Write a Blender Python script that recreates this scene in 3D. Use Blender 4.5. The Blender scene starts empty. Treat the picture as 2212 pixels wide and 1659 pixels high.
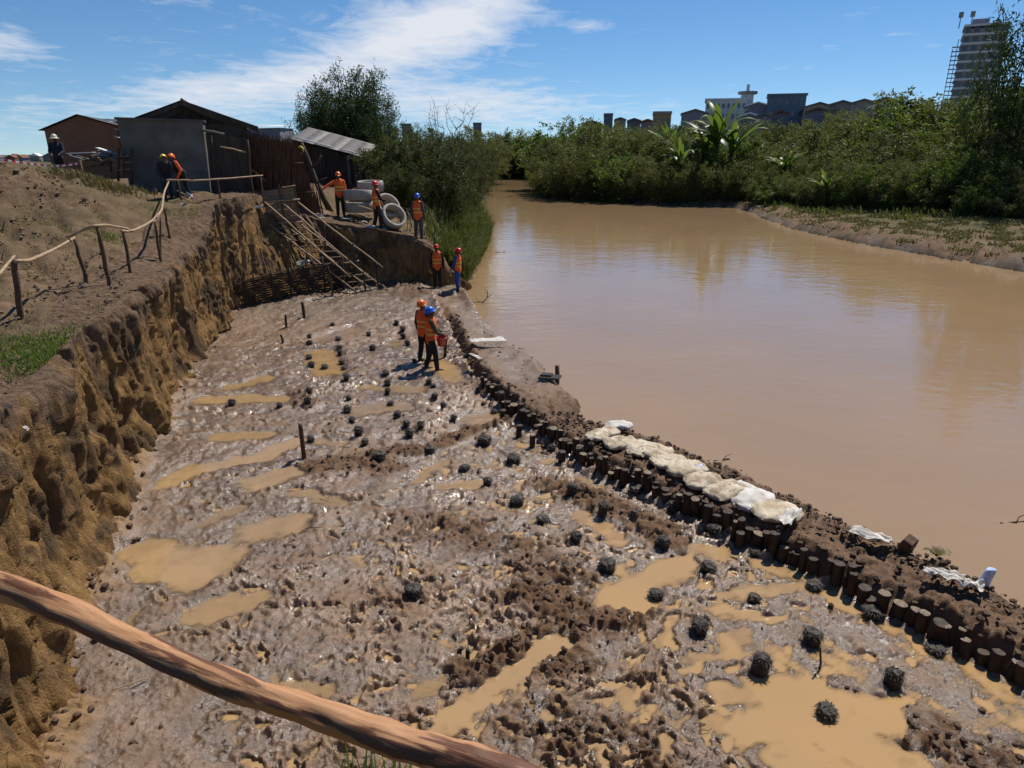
import bpy, math, random
import numpy as np
from mathutils import Vector, Matrix

scene = bpy.context.scene
R = math.radians

# ---------------------------------------------------------------- camera
CAM_H = 5.8; PITCH = R(19.0); F = 1480.0; CX, CY = 1106.0, 829.5
cd = bpy.data.cameras.new('camera'); cam = bpy.data.objects.new('camera', cd)
scene.collection.objects.link(cam)
cam.location = (0, 0, CAM_H); cam.rotation_euler = (R(90) - PITCH, 0, 0)
cd.sensor_width = 36.0; cd.lens = 36.0 * F / 2212.0
cd.clip_start = 0.05; cd.clip_end = 9000
scene.camera = cam

# ---------------------------------------------------------------- light
SUN_AZ = R(36); SUN_EL = R(56)            # azimuth from +Y (ahead) towards +X (right)
SKY_STRENGTH = 0.075
sd_ = Vector((math.sin(SUN_AZ) * math.cos(SUN_EL), math.cos(SUN_AZ) * math.cos(SUN_EL), math.sin(SUN_EL)))
sl = bpy.data.lights.new('sun', 'SUN'); sl.energy = 5.0; sl.angle = R(0.5); sl.color = (1.0, 0.94, 0.84)
so = bpy.data.objects.new('sun', sl); scene.collection.objects.link(so)
so.location = (30, 40, 60); so.rotation_euler = sd_.to_track_quat('Z', 'Y').to_euler()

vs = scene.view_settings
vs.view_transform = 'Standard'; vs.look = 'None'; vs.gamma = 1.0; vs.use_curve_mapping = False
vs.exposure = 0.14

# ---------------------------------------------------------------- node helpers
class NT:
    def __init__(s, tree):
        s.t = tree; s.n = tree.nodes; s.l = tree.links
    def node(s, typ, **kw):
        n = s.n.new(typ)
        for k, v in kw.items():
            if k.startswith('i_'):
                n.inputs[k[2:].replace('_', ' ')].default_value = v
            else:
                setattr(n, k, v)
        return n
    def link(s, a, b): s.l.new(a, b)
    def math(s, op, a, b=None, c=None, clamp=False):
        n = s.n.new('ShaderNodeMath'); n.operation = op; n.use_clamp = clamp
        for i, v in enumerate((a, b, c)):
            if v is None: continue
            if isinstance(v, (int, float)): n.inputs[i].default_value = v
            else: s.l.new(v, n.inputs[i])
        return n.outputs[0]
    def mix(s, f, a, b, blend='MIX'):
        n = s.n.new('ShaderNodeMix'); n.data_type = 'RGBA'; n.blend_type = blend; n.clamp_factor = True
        for idx, v in ((0, f), (6, a), (7, b)):
            if isinstance(v, (int, float)): n.inputs[idx].default_value = v
            elif isinstance(v, tuple): n.inputs[idx].default_value = (*v[:3], 1)
            else: s.l.new(v, n.inputs[idx])
        return n.outputs[2]
    def noise(s, scale, detail=4, rough=0.55, vec=None, dist=0.0):
        n = s.n.new('ShaderNodeTexNoise'); n.inputs['Scale'].default_value = scale
        n.inputs['Detail'].default_value = detail; n.inputs['Roughness'].default_value = rough
        n.inputs['Distortion'].default_value = dist
        if vec is not None: s.l.new(vec, n.inputs['Vector'])
        return n.outputs['Fac']
    def ramp(s, f, stops):
        n = s.n.new('ShaderNodeValToRGB'); e = n.color_ramp.elements
        while len(e) < len(stops): e.new(0.5)
        for i, (p, c) in enumerate(stops):
            e[i].position = p
            e[i].color = (c, c, c, 1) if isinstance(c, (int, float)) else (*c[:3], 1)
        s.l.new(f, n.inputs[0]); return n.outputs[0]
    def mapping(s, vec, scale=(1, 1, 1), rot=(0, 0, 0)):
        n = s.n.new('ShaderNodeMapping'); n.inputs['Scale'].default_value = scale; n.inputs['Rotation'].default_value = rot
        s.l.new(vec, n.inputs['Vector']); return n.outputs[0]
    def bump(s, h, strength=0.3, dist=0.02, normal=None):
        n = s.n.new('ShaderNodeBump'); n.inputs['Strength'].default_value = strength
        n.inputs['Distance'].default_value = dist; s.l.new(h, n.inputs['Height'])
        if normal is not None: s.l.new(normal, n.inputs['Normal'])
        return n.outputs[0]

# ---------------------------------------------------------------- sky: Nishita with a thin layer of cirrus
w = bpy.data.worlds.new('World'); scene.world = w; w.use_nodes = True
T = NT(w.node_tree); T.n.clear()
sky = T.node('ShaderNodeTexSky', sky_type='NISHITA', sun_disc=False)
sky.sun_elevation = SUN_EL; sky.sun_rotation = SUN_AZ
sky.altitude = 1250; sky.air_density = 1.0; sky.dust_density = 0.0; sky.ozone_density = 3.0
tc = T.node('ShaderNodeTexCoord')
lift = T.node('ShaderNodeVectorMath'); lift.operation = 'ADD'; lift.inputs[1].default_value = (0, 0, 0.055); T.link(tc.outputs['Generated'], lift.inputs[0])
norm = T.node('ShaderNodeVectorMath'); norm.operation = 'NORMALIZE'; T.link(lift.outputs[0], norm.inputs[0]); T.link(norm.outputs[0], sky.inputs['Vector'])
sp = T.node('ShaderNodeSeparateXYZ'); T.link(tc.outputs['Generated'], sp.inputs[0])
X_, Y_, Z_ = sp.outputs
az = T.math('MULTIPLY', T.math('ARCTAN2', X_, Y_), 57.2958)
el = T.math('MULTIPLY', T.math('ARCSINE', Z_), 57.2958)
zz = T.math('ADD', T.math('MAXIMUM', Z_, 0.0), 0.07)
cv = T.node('ShaderNodeCombineXYZ')
T.link(T.math('DIVIDE', X_, zz), cv.inputs[0]); T.link(T.math('DIVIDE', Y_, zz), cv.inputs[1])
cvec = T.mapping(cv.outputs[0], (1.0, 0.8, 1.0), (0, 0, R(25)))
big = T.noise(0.33, 3, 0.5, cvec)
fine = T.noise(3.1, 9, 0.66, cvec, 0.5)
def gauss(a0, e0, la, le, slope):
    da = T.math('SUBTRACT', az, a0); de = T.math('SUBTRACT', el, e0)
    de = T.math('SUBTRACT', de, T.math('MULTIPLY', da, slope))
    q = T.math('ADD', T.math('POWER', T.math('ABSOLUTE', T.math('DIVIDE', da, la)), 2.0),
               T.math('POWER', T.math('ABSOLUTE', T.math('DIVIDE', de, le)), 2.0))
    return T.math('POWER', 2.718, T.math('MULTIPLY', q, -1.0))
cov = T.math('MULTIPLY', T.ramp(big, [(0.50, 0.0), (0.75, 1.0)]), 0.25)
for g, a in ((gauss(-6.0, 8.3, 9.5, 2.5, 0.30), 1.0), (gauss(-21.0, 4.0, 7.5, 1.4, 0.12), 0.66),
             (gauss(-4.0, 3.4, 9.0, 1.5, 0.0), 0.62), (gauss(-38.0, 6.6, 5.0, 1.2, -0.08), 0.75),
             (gauss(6.0, 8.6, 2.2, 0.5, 0.0), 0.4), (gauss(22.0, 2.5, 26.0, 1.2, 0.0), 0.20),
             (gauss(-40.0, 2.2, 12.0, 1.4, 0.0), 0.28)):
    cov = T.math('ADD', cov, T.math('MULTIPLY', g, a))
dens = T.math('SUBTRACT', T.math('ADD', cov, T.math('MULTIPLY', fine, 1.25)), 0.80)
dens = T.ramp(T.math('MULTIPLY', dens, 1.35, clamp=True), [(0.0, 0.0), (0.45, 0.5), (1.0, 0.93)])
hs = T.node('ShaderNodeHueSaturation'); hs.inputs['Saturation'].default_value = 1.22; hs.inputs['Value'].default_value = 1.26; T.link(sky.outputs[0], hs.inputs['Color'])
skyc = T.mix(dens, hs.outputs[0], (9.6, 9.9, 10.6))
bg = T.node('ShaderNodeBackground'); T.link(skyc, bg.inputs[0]); bg.inputs[1].default_value = SKY_STRENGTH
wo = T.node('ShaderNodeOutputWorld'); T.link(bg.outputs[0], wo.inputs[0])

# ---------------------------------------------------------------- placing helpers (photo pixel -> world, at a given height or distance)
cP, sP = math.cos(PITCH), math.sin(PITCH)
def ray(px, py):
    u = (px - CX) / F; v = (CY - py) / F
    return u, cP + v * sP, -sP + v * cP
def on_z(px, py, z=0.0):
    u, a, b = ray(px, py); t = (z - CAM_H) / b
    return Vector((u * t, a * t, z))
def at_d(px, py, d):
    u, a, b = ray(px, py); t = d / a
    return Vector((u * t, d, CAM_H + b * t))

# ---------------------------------------------------------------- numpy noise
_rs = np.random.RandomState(7)
_perm = _rs.permutation(256); _perm = np.concatenate([_perm, _perm, _perm])
_ang = _rs.rand(256) * 2 * np.pi; _gx, _gy = np.cos(_ang), np.sin(_ang)
def pn(x, y, s=0):
    x = np.asarray(x, float) + s * 17.31; y = np.asarray(y, float) + s * 9.17
    xi = np.floor(x).astype(int); yi = np.floor(y).astype(int)
    xf = x - xi; yf = y - yi; xi &= 255; yi &= 255
    def g(ix, iy, fx, fy):
        h = _perm[_perm[ix & 255] + (iy & 255)]
        return _gx[h] * fx + _gy[h] * fy
    uu = xf ** 3 * (xf * (xf * 6 - 15) + 10); vv = yf ** 3 * (yf * (yf * 6 - 15) + 10)
    a = g(xi, yi, xf, yf); b = g(xi + 1, yi, xf - 1, yf)
    c = g(xi, yi + 1, xf, yf - 1); d = g(xi + 1, yi + 1, xf - 1, yf - 1)
    return ((a + uu * (b - a)) + vv * ((c + uu * (d - c)) - (a + uu * (b - a)))) * 1.5
def fbm(x, y, o=4, s=0, gain=0.5):
    r = 0; a = 1.0; f = 1.0
    for i in range(o):
        r = r + a * pn(x * f, y * f, s + i); a *= gain; f *= 2.03
    return r
def ridged(x, y, o=3, s=0, gain=0.5):
    r = 0; a = 1.0; f = 1.0
    for i in range(o):
        r = r + a * (1 - np.abs(pn(x * f, y * f, s + i)) * 2); a *= gain; f *= 2.1
    return r
def sm(e0, e1, x):
    t = np.clip((x - e0) / (e1 - e0), 0, 1); return t * t * (3 - 2 * t)
def seg_dist(x, y, pts):
    """distance to a polyline, and the running position along it"""
    best = np.full(np.shape(x), 1e9); pos = np.zeros(np.shape(x)); acc = 0
    for (x0, y0), (x1, y1) in zip(pts[:-1], pts[1:]):
        dx, dy = x1 - x0, y1 - y0; L = math.hypot(dx, dy) + 1e-9
        t = np.clip(((x - x0) * dx + (y - y0) * dy) / (L * L), 0, 1)
        d = np.hypot(x - x0 - t * dx, y - y0 - t * dy)
        m = d < best; best = np.where(m, d, best); pos = np.where(m, acc + t * L, pos); acc += L
    return best, pos
def inside(x, y, poly):
    c = np.zeros(np.shape(x), bool); n = len(poly)
    for i in range(n):
        x0, y0 = poly[i]; x1, y1 = poly[(i + 1) % n]
        if y0 == y1: continue
        m = ((y0 > y) != (y1 > y)) & (x < (x1 - x0) * (y - y0) / (y1 - y0) + x0)
        c ^= m
    return c

# ---------------------------------------------------------------- mesh / object helpers
col = scene.collection
def mesh_np(name, V, F, smooth=True, attrs=None):
    V = np.ascontiguousarray(V, dtype=np.float32).reshape(-1, 3); F = np.ascontiguousarray(F, dtype=np.int32)
    me = bpy.data.meshes.new(name); n, k = F.shape
    me.vertices.add(len(V)); me.vertices.foreach_set('co', V.ravel())
    me.loops.add(n * k); me.loops.foreach_set('vertex_index', F.ravel())
    me.polygons.add(n); me.polygons.foreach_set('loop_start', np.arange(0, n * k, k, dtype=np.int32))
    try: me.polygons.foreach_set('loop_total', np.full(n, k, dtype=np.int32))
    except Exception: pass
    me.polygons.foreach_set('use_smooth', np.full(n, smooth, dtype=bool))
    if attrs:
        for an, av in attrs.items():
            a = me.attributes.new(an, 'FLOAT', 'POINT'); a.data.foreach_set('value', np.ascontiguousarray(av, dtype=np.float32).ravel())
    me.update(calc_edges=True); return me
def mk(name, me, mat=None, parent=None, label=None, cat=None, group=None, kind=None, loc=None, rot=None):
    o = bpy.data.objects.new(name, me); col.objects.link(o)
    if mat is not None and me is not None:
        if len(me.materials) == 0: me.materials.append(mat)
    if parent is not None: o.parent = parent
    if label: o['label'] = label
    if cat: o['category'] = cat
    if group: o['group'] = group
    if kind: o['kind'] = kind
    if loc is not None: o.location = loc
    if rot is not None: o.rotation_euler = rot
    return o
def empty(name, loc, rz=0.0, label=None, cat=None, group=None):
    return mk(name, None, None, None, label, cat, group, None, loc, (0, 0, rz))
def copy_tree(o, parent=None):
    c = o.copy(); col.objects.link(c); c.parent = parent
    for ch in o.children: copy_tree(ch, c)
    return c

class MB:
    def __init__(s): s.v = []; s.f = []
    def add(s, V, F):
        o = len(s.v); s.v.extend([tuple(p) for p in V]); s.f.extend([tuple(i + o for i in f) for f in F]); return s
    def box(s, c, size, rot=None, taper=1.0):
        hx, hy, hz = size[0] / 2, size[1] / 2, size[2] / 2
        V = [Vector((x * hx * (taper if z > 0 else 1), y * hy * (taper if z > 0 else 1), z * hz)) for z in (-1, 1) for y in (-1, 1) for x in (-1, 1)]
        if rot is not None: V = [rot @ p for p in V]
        V = [p + Vector(c) for p in V]
        return s.add(V, [(0, 2, 3, 1), (4, 5, 7, 6), (0, 1, 5, 4), (2, 6, 7, 3), (0, 4, 6, 2), (1, 3, 7, 5)])
    def tube(s, pts, rad, n=8, cap=True, flat=None, wob=0.0, rng=None):
        pts = [Vector(p) for p in pts]; m = len(pts)
        if isinstance(rad, (int, float)): rad = [rad] * m
        rings = []; ref = None
        for i, p in enumerate(pts):
            d = (pts[min(i + 1, m - 1)] - pts[max(i - 1, 0)])
            d = d.normalized() if d.length > 1e-9 else Vector((0, 0, 1))
            if ref is None:
                ref = Vector((1, 0, 0)) if abs(d.x) < 0.8 else Vector((0, 1, 0))
            a = (ref - d * ref.dot(d)); a.normalize(); b = d.cross(a); ref = a
            r = rad[i]; rx, ry = (r if isinstance(r, tuple) else (r, r))
            ring = []
            for k in range(n):
                t = 2 * math.pi * k / n; q = 1.0
                if wob and rng: q += rng.uniform(-wob, wob)
                ring.append(p + a * math.cos(t) * rx * q + b * math.sin(t) * ry * q)
            rings.append(ring)
        V = [p for r_ in rings for p in r_]; Fc = []
        for i in range(m - 1):
            for k in range(n):
                k2 = (k + 1) % n
                Fc.append((i * n + k, i * n + k2, (i + 1) * n + k2, (i + 1) * n + k))
        if cap:
            Fc.append(tuple(range(n - 1, -1, -1))); Fc.append(tuple(range((m - 1) * n, m * n)))
        return s.add(V, Fc)
    def lathe(s, prof, n=24, c=(0, 0, 0), rot=None, closed=False):
        V = []
        for r, z in prof:
            for k in range(n):
                t = 2 * math.pi * k / n; p = Vector((r * math.cos(t), r * math.sin(t), z))
                if rot is not None: p = rot @ p
                V.append(p + Vector(c))
        Fc = []; m = len(prof)
        for i in range(m if closed else m - 1):
            j = (i + 1) % m
            for k in range(n):
                k2 = (k + 1) % n
                Fc.append((i * n + k, i * n + k2, j * n + k2, j * n + k))
        return s.add(V, Fc)
    def prism(s, poly, y0, y1):
        """polygon in the x-z plane extruded along y"""
        n = len(poly)
        V = [(x, y0, z) for x, z in poly] + [(x, y1, z) for x, z in poly]
        Fc = [tuple(range(n)), tuple(range(2 * n - 1, n - 1, -1))]
        for i in range(n):
            j = (i + 1) % n; Fc.append((i, i + n, j + n, j))
        return s.add(V, Fc)
    def me(s, name, smooth=False):
        me = bpy.data.meshes.new(name); me.from_pydata([tuple(p) for p in s.v], [], s.f)
        if smooth: me.polygons.foreach_set('use_smooth', [True] * len(me.polygons))
        me.update(); return me
    def build(s, name, mat, parent=None, smooth=False, **kw):
        return mk(name, s.me(name, smooth), mat, parent, **kw)

# ---------------------------------------------------------------- materials
def new_mat(name):
    m = bpy.data.materials.new(name); m.use_nodes = True; t = NT(m.node_tree); t.n.clear()
    out = t.node('ShaderNodeOutputMaterial'); b = t.node('ShaderNodeBsdfPrincipled')
    t.link(b.outputs[0], out.inputs[0]); t.out = out; t.b = b
    t.pos = t.node('ShaderNodeNewGeometry').outputs['Position']
    t.obj = t.node('ShaderNodeTexCoord').outputs['Object']
    return m, t
def attr(t, name):
    n = t.node('ShaderNodeAttribute'); n.attribute_name = name; return n.outputs['Fac']
def simple(name, c1, c2, scale=8.0, rough=0.85, bump=0.3, bdist=0.01, spec=0.3, stretch=(1, 1, 1), use_obj=False, metal=0.0, detail=5):
    m, t = new_mat(name)
    v = t.mapping(t.obj if use_obj else t.pos, stretch)
    n = t.noise(scale, detail, 0.6, v)
    t.link(t.mix(t.ramp(n, [(0.3, 0.0), (0.7, 1.0)]), c1, c2), t.b.inputs['Base Color'])
    t.b.inputs['Roughness'].default_value = rough; t.b.inputs['Specular IOR Level'].default_value = spec
    t.b.inputs['Metallic'].default_value = metal
    if bump: t.link(t.bump(t.noise(scale * 3, 4, 0.6, v), bump, bdist), t.b.inputs['Normal'])
    return m
M = {}
# wet pit mud: soil types come from masks stored on the mesh
m, t = new_mat('mud'); M['mud'] = m
n1 = t.noise(0.9, 6, 0.62, t.pos); n2 = t.noise(7.0, 6, 0.65, t.pos); n3 = t.noise(45.0, 5, 0.65, t.pos)
c = t.mix(t.ramp(n1, [(0.32, 0.0), (0.68, 1.0)]), (0.180, 0.100, 0.053), (0.290, 0.176, 0.095))
c = t.mix(t.math('MULTIPLY', t.ramp(n2, [(0.40, 0.0), (0.72, 1.0)]), 0.55), c, (0.115, 0.072, 0.045))
c = t.mix(attr(t, 'grey'), c, t.mix(t.ramp(n2, [(0.35, 0.0), (0.65, 1.0)]), (0.100, 0.068, 0.046), (0.205, 0.142, 0.097)))
c = t.mix(t.math('MULTIPLY', attr(t, 'clod'), 0.8), c, t.mix(t.ramp(n2, [(0.35, 0.0), (0.65, 1.0)]), (0.065, 0.036, 0.020), (0.165, 0.095, 0.054)))
c = t.mix(t.math('MULTIPLY', attr(t, 'damp'), 0.65), c, (0.085, 0.056, 0.036))
c = t.mix(attr(t, 'sand'), c, t.mix(n2, (0.17, 0.105, 0.055), (0.29, 0.185, 0.095)))
t.link(c, t.b.inputs['Base Color'])
wet = attr(t, 'wet')
rg = t.math('MULTIPLY_ADD', wet, -0.46, 0.70)
rg = t.math('ADD', rg, t.math('MULTIPLY', t.math('SUBTRACT', n2, 0.5), 0.5), clamp=True)
t.link(rg, t.b.inputs['Roughness'])
t.link(t.math('MULTIPLY_ADD', wet, 0.60, 0.12), t.b.inputs['Specular IOR Level'])
nb = t.bump(t.math('ADD', n3, t.math('MULTIPLY', n2, 0.9)), 0.7, 0.025); t.link(nb, t.b.inputs['Normal'])
film = t.math('MULTIPLY', t.ramp(t.noise(2.3, 5, 0.6, t.pos), [(0.42, 0.0), (0.56, 1.0)]), wet)   # film of water on the churned mud
t.link(t.math('MULTIPLY', film, 0.9), t.b.inputs['Coat Weight']); t.b.inputs['Coat Roughness'].default_value = 0.16; t.b.inputs['Coat IOR'].default_value = 1.45; t.link(nb, t.b.inputs['Coat Normal'])
# puddles: opaque silt-laden water
def water_mat(name, c1, c2, rip, ripd, rough, wscale, shallow=False):
    m, t = new_mat(name)
    n = t.noise(0.25, 3, 0.5, t.pos)
    t.link(t.mix(t.ramp(n, [(0.35, 0.0), (0.65, 1.0)]), c1, c2), t.b.inputs['Base Color'])
    t.b.inputs['Roughness'].default_value = rough; t.b.inputs['IOR'].default_value = 1.42
    if rip:
        v = t.mapping(t.pos, (0.55, 1.0, 1.0), (0, 0, R(-12)))
        h = t.math('ADD', t.noise(wscale, 3, 0.5, v), t.math('MULTIPLY', t.noise(wscale * 0.27, 3, 0.5, v), 1.2))
        h = t.math('MULTIPLY', h, t.ramp(t.noise(0.07, 3, 0.5, t.pos), [(0.3, 0.35), (0.65, 1.0)]))
        t.link(t.bump(h, rip, ripd), t.b.inputs['Normal'])
    if shallow:   # silt hides the bottom only where the water is deep enough
        t.link(t.ramp(attr(t, 'depth'), [(0.0, 0.05), (0.4, 0.62), (0.85, 1.0)]), t.b.inputs['Alpha'])
    M[name] = m
water_mat('puddle', (0.400, 0.248, 0.110), (0.310, 0.205, 0.108), 0.05, 0.01, 0.03, 9.0, True)
water_mat('river', (0.300, 0.196, 0.106), (0.275, 0.182, 0.102), 0.30, 0.06, 0.03, 2.6)
# cut bank: ochre lateritic soil, dark clay patches, thin dark topsoil
m, t = new_mat('cut_soil'); M['cut_soil'] = m
v = t.mapping(t.pos, (1.3, 1.3, 0.22))
n1 = t.noise(0.75, 5, 0.6, t.pos, 0.4); n2 = t.noise(5.0, 6, 0.65, v); n3 = t.noise(40, 5, 0.65, t.pos)
c = t.mix(t.ramp(n2, [(0.33, 0.0), (0.68, 1.0)]), (0.165, 0.092, 0.036), (0.355, 0.212, 0.088))
c = t.mix(t.math('MULTIPLY', t.ramp(n1, [(0.50, 0.0), (0.60, 1.0)]), 0.8), c, t.mix(n2, (0.040, 0.029, 0.022), (0.105, 0.074, 0.052)))
c = t.mix(attr(t, 'top'), c, t.mix(t.ramp(n2, [(0.35, 0.0), (0.65, 1.0)]), (0.090, 0.055, 0.033), (0.225, 0.150, 0.098)))
t.link(c, t.b.inputs['Base Color']); t.b.inputs['Roughness'].default_value = 0.92; t.b.inputs['Specular IOR Level'].default_value = 0.12
t.link(t.bump(t.math('ADD', n3, t.math('MULTIPLY', t.noise(11, 5, 0.7, v), 2.0)), 0.9, 0.05), t.b.inputs['Normal'])
# dry land
m, t = new_mat('dry_ground'); M['dry_ground'] = m
n1 = t.noise(0.35, 5, 0.6, t.pos, 0.3); n2 = t.noise(3.2, 6, 0.65, t.pos); n3 = t.noise(28, 5, 0.65, t.pos)
c = t.mix(t.ramp(n2, [(0.33, 0.0), (0.68, 1.0)]), (0.100, 0.062, 0.037), (0.235, 0.155, 0.098))
c = t.mix(t.math('MULTIPLY', t.ramp(n1, [(0.46, 0.0), (0.60, 1.0)]), 0.75), c, t.mix(n2, (0.085, 0.066, 0.034), (0.165, 0.122, 0.068)))
c = t.mix(t.math('MULTIPLY', t.ramp(t.noise(1.1, 6, .65, t.pos, .6), [(0.52, 0.0), (0.62, 1.0)]), 0.7), c, t.mix(n3, (0.060, 0.034, 0.020), (0.145, 0.084, 0.048)))
c = t.mix(attr(t, 'green'), c, t.mix(n2, (0.045, 0.052, 0.018), (0.115, 0.105, 0.045)))
c = t.mix(attr(t, 'mudg'), c, (0.15, 0.135, 0.115))
t.link(c, t.b.inputs['Base Color']); t.b.inputs['Roughness'].default_value = 0.93; t.b.inputs['Specular IOR Level'].default_value = 0.12
t.link(t.bump(t.math('ADD', n3, n2), 0.8, 0.06), t.b.inputs['Normal'])
# foliage
def leaf_mat(name, c1, c2, tr, rough=0.55):
    m, t = new_mat(name)
    a = attr(t, 'tint'); oi = t.node('ShaderNodeObjectInfo').outputs['Random']
    c = t.mix(a, c1, c2)
    c = t.mix(t.math('MULTIPLY', oi, 0.35), c, tuple(x * 0.6 for x in c1))
    c = t.mix(t.math('MULTIPLY', t.math('FRACT', t.math('MULTIPLY', oi, 7.3)), 0.45), c, (c2[0] * 1.35, c2[1] * 1.15, c2[2] * .8))
    t.link(c, t.b.inputs['Base Color']); t.b.inputs['Roughness'].default_value = rough; t.b.inputs['Specular IOR Level'].default_value = 0.25
    tl = t.node('ShaderNodeBsdfTranslucent'); t.link(t.mix(0.5, c, (c2[0] * 1.5, c2[1] * 1.7, c2[2] * 0.6)), tl.inputs[0])
    mx = t.node('ShaderNodeMixShader'); mx.inputs[0].default_value = tr
    t.link(t.b.outputs[0], mx.inputs[1]); t.link(tl.outputs[0], mx.inputs[2]); t.link(mx.outputs[0], t.out.inputs[0])
    M[name] = m
leaf_mat('leaf_olive', (0.052, 0.064, 0.020), (0.155, 0.165, 0.054), 0.32)
leaf_mat('leaf_dark', (0.020, 0.034, 0.012), (0.060, 0.090, 0.028), 0.25)
leaf_mat('leaf_broad', (0.028, 0.038, 0.012), (0.095, 0.108, 0.036), 0.25, 0.58)
leaf_mat('leaf_green', (0.050, 0.078, 0.020), (0.135, 0.185, 0.045), 0.36)
leaf_mat('leaf_banana', (0.045, 0.080, 0.020), (0.120, 0.170, 0.040), 0.42, 0.4)
leaf_mat('leaf_grass', (0.034, 0.048, 0.014), (0.105, 0.122, 0.036), 0.3)
leaf_mat('leaf_scrub', (0.070, 0.066, 0.025), (0.170, 0.150, 0.062), 0.2)
leaf_mat('leaf_dry', (0.110, 0.085, 0.038), (0.210, 0.170, 0.080), 0.2)
M['bark'] = simple('bark', (0.055, 0.040, 0.028), (0.12, 0.09, 0.065), 12, 0.9, 0.5)
M['wood_rail'] = simple('wood_rail', (0.23, 0.150, 0.085), (0.42, 0.30, 0.185), 9, 0.7, 0.4, 0.006, stretch=(1, 1, 1))
M['wood_post'] = simple('wood_post', (0.060, 0.034, 0.020), (0.145, 0.085, 0.050), 14, 0.85, 0.5)
M['wood_pile'] = simple('wood_pile', (0.020, 0.014, 0.010), (0.075, 0.048, 0.032), 16, 0.7, 0.5, 0.012, stretch=(1, 1, .3))
M['pile_top'] = simple('pile_top', (0.10, 0.070, 0.046), (0.26, 0.205, 0.15), 20, 0.8, 0.4)
M['pile_wet'] = simple('pile_wet', (0.012, 0.011, 0.010), (0.045, 0.040, 0.034), 22, 0.5, 0.6, 0.01)
M['fibre'] = simple('fibre', (0.020, 0.017, 0.014), (0.085, 0.070, 0.056), 15, 0.7, 0)
M['plank'] = simple('plank', (0.12, 0.080, 0.048), (0.25, 0.175, 0.108), 7, 0.85, 0.4, stretch=(1, 1, .2))
M['concrete'] = simple('concrete', (0.26, 0.235, 0.20), (0.44, 0.405, 0.35), 6, 0.9, 0.4)
M['plaster'] = simple('plaster', (0.080, 0.074, 0.064), (0.150, 0.138, 0.120), 1.6, 0.95, 0.3)
M['roof_dark'] = simple('roof_dark', (0.05, 0.045, 0.045), (0.10, 0.09, 0.085), 3, 0.6, 0.2)
M['tin'] = simple('tin', (0.10, 0.092, 0.085), (0.22, 0.21, 0.20), 4, 0.65, 0.2, metal=0.1)
M['tin_white'] = simple('tin_white', (0.60, 0.59, 0.56), (0.78, 0.77, 0.74), 4, 0.45, 0.2)
M['reed'] = simple('reed', (0.050, 0.024, 0.013), (0.155, 0.080, 0.042), 6, 0.9, 0.2, stretch=(3, 3, .3))
M['wattle'] = simple('wattle', (0.035, 0.022, 0.013), (0.105, 0.065, 0.038), 9, 0.85, 0.4)
M['dark_wood'] = simple('dark_wood', (0.030, 0.022, 0.017), (0.085, 0.062, 0.046), 5, 0.9, 0.3, stretch=(1, 1, .2))
m, t = new_mat('sack'); M['sack'] = m
n1 = t.noise(3.0, 5, 0.6, t.pos); n2 = t.noise(16.0, 4, 0.6, t.pos); n3 = t.noise(90, 3, 0.5, t.pos)
c = t.mix(t.ramp(n1, [(0.34, 0.0), (0.66, 1.0)]), (0.36, 0.275, 0.175), (0.56, 0.49, 0.375))
c = t.mix(t.ramp(n2, [(0.60, 0.0), (0.66, 1.0)]), c, (0.13, 0.085, 0.055))
c = t.mix(t.math('MULTIPLY', t.ramp(t.noise(4.2, 6, .65, t.pos, .5), [(0.50, 0.0), (0.60, 1.0)]), 0.75), c, (0.21, 0.145, 0.09))
t.link(c, t.b.inputs['Base Color']); t.b.inputs['Roughness'].default_value = 0.8
t.link(t.bump(t.math('ADD', n3, t.math('MULTIPLY', n2, 1.5)), 0.5, 0.01), t.b.inputs['Normal'])
M['sack_white'] = simple('sack_white', (0.33, 0.29, 0.24), (0.68, 0.66, 0.63), 6, 0.7, 0.4, 0.01)
M['bag_blue'] = simple('bag_blue', (0.10, 0.26, 0.55), (0.72, 0.76, 0.80), 7, 0.5, 0.3)
M['cloth_green'] = simple('cloth_green', (0.08, 0.36, 0.08), (0.14, 0.50, 0.14), 7, 0.7, 0.3)
M['mud_clump'] = simple('mud_clump', (0.045, 0.027, 0.017), (0.135, 0.085, 0.054), 9, 0.8, 0.5, 0.02)
M['skin'] = simple('skin', (0.085, 0.045, 0.028), (0.115, 0.062, 0.038), 5, 0.55, 0)
M['hair'] = simple('hair', (0.008, 0.007, 0.006), (0.014, 0.012, 0.01), 5, 0.6, 0)
M['vest'] = simple('vest', (0.74, 0.105, 0.020), (0.85, 0.150, 0.030), 9, 0.75, 0.4, 0.01)
M['strip'] = simple('strip', (0.48, 0.46, 0.38), (0.60, 0.58, 0.48), 9, 0.45, 0.1)
M['strip_yellow'] = simple('strip_yellow', (0.60, 0.42, 0.08), (0.75, 0.55, 0.12), 9, 0.5, 0.1)
M['navy'] = simple('navy', (0.012, 0.014, 0.024), (0.028, 0.030, 0.046), 6, 0.85, 0.3, 0.01)
M['blue'] = simple('blue', (0.020, 0.055, 0.20), (0.035, 0.085, 0.27), 6, 0.8, 0.3, 0.01)
M['black'] = simple('black', (0.010, 0.010, 0.010), (0.024, 0.022, 0.021), 6, 0.7, 0.2, 0.01)
M['grey_cloth'] = simple('grey_cloth', (0.040, 0.042, 0.045), (0.075, 0.078, 0.08), 6, 0.85, 0.3, 0.01)
M['olive_cloth'] = simple('olive_cloth', (0.060, 0.052, 0.032), (0.11, 0.094, 0.060), 6, 0.85, 0.3, 0.01)
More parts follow.
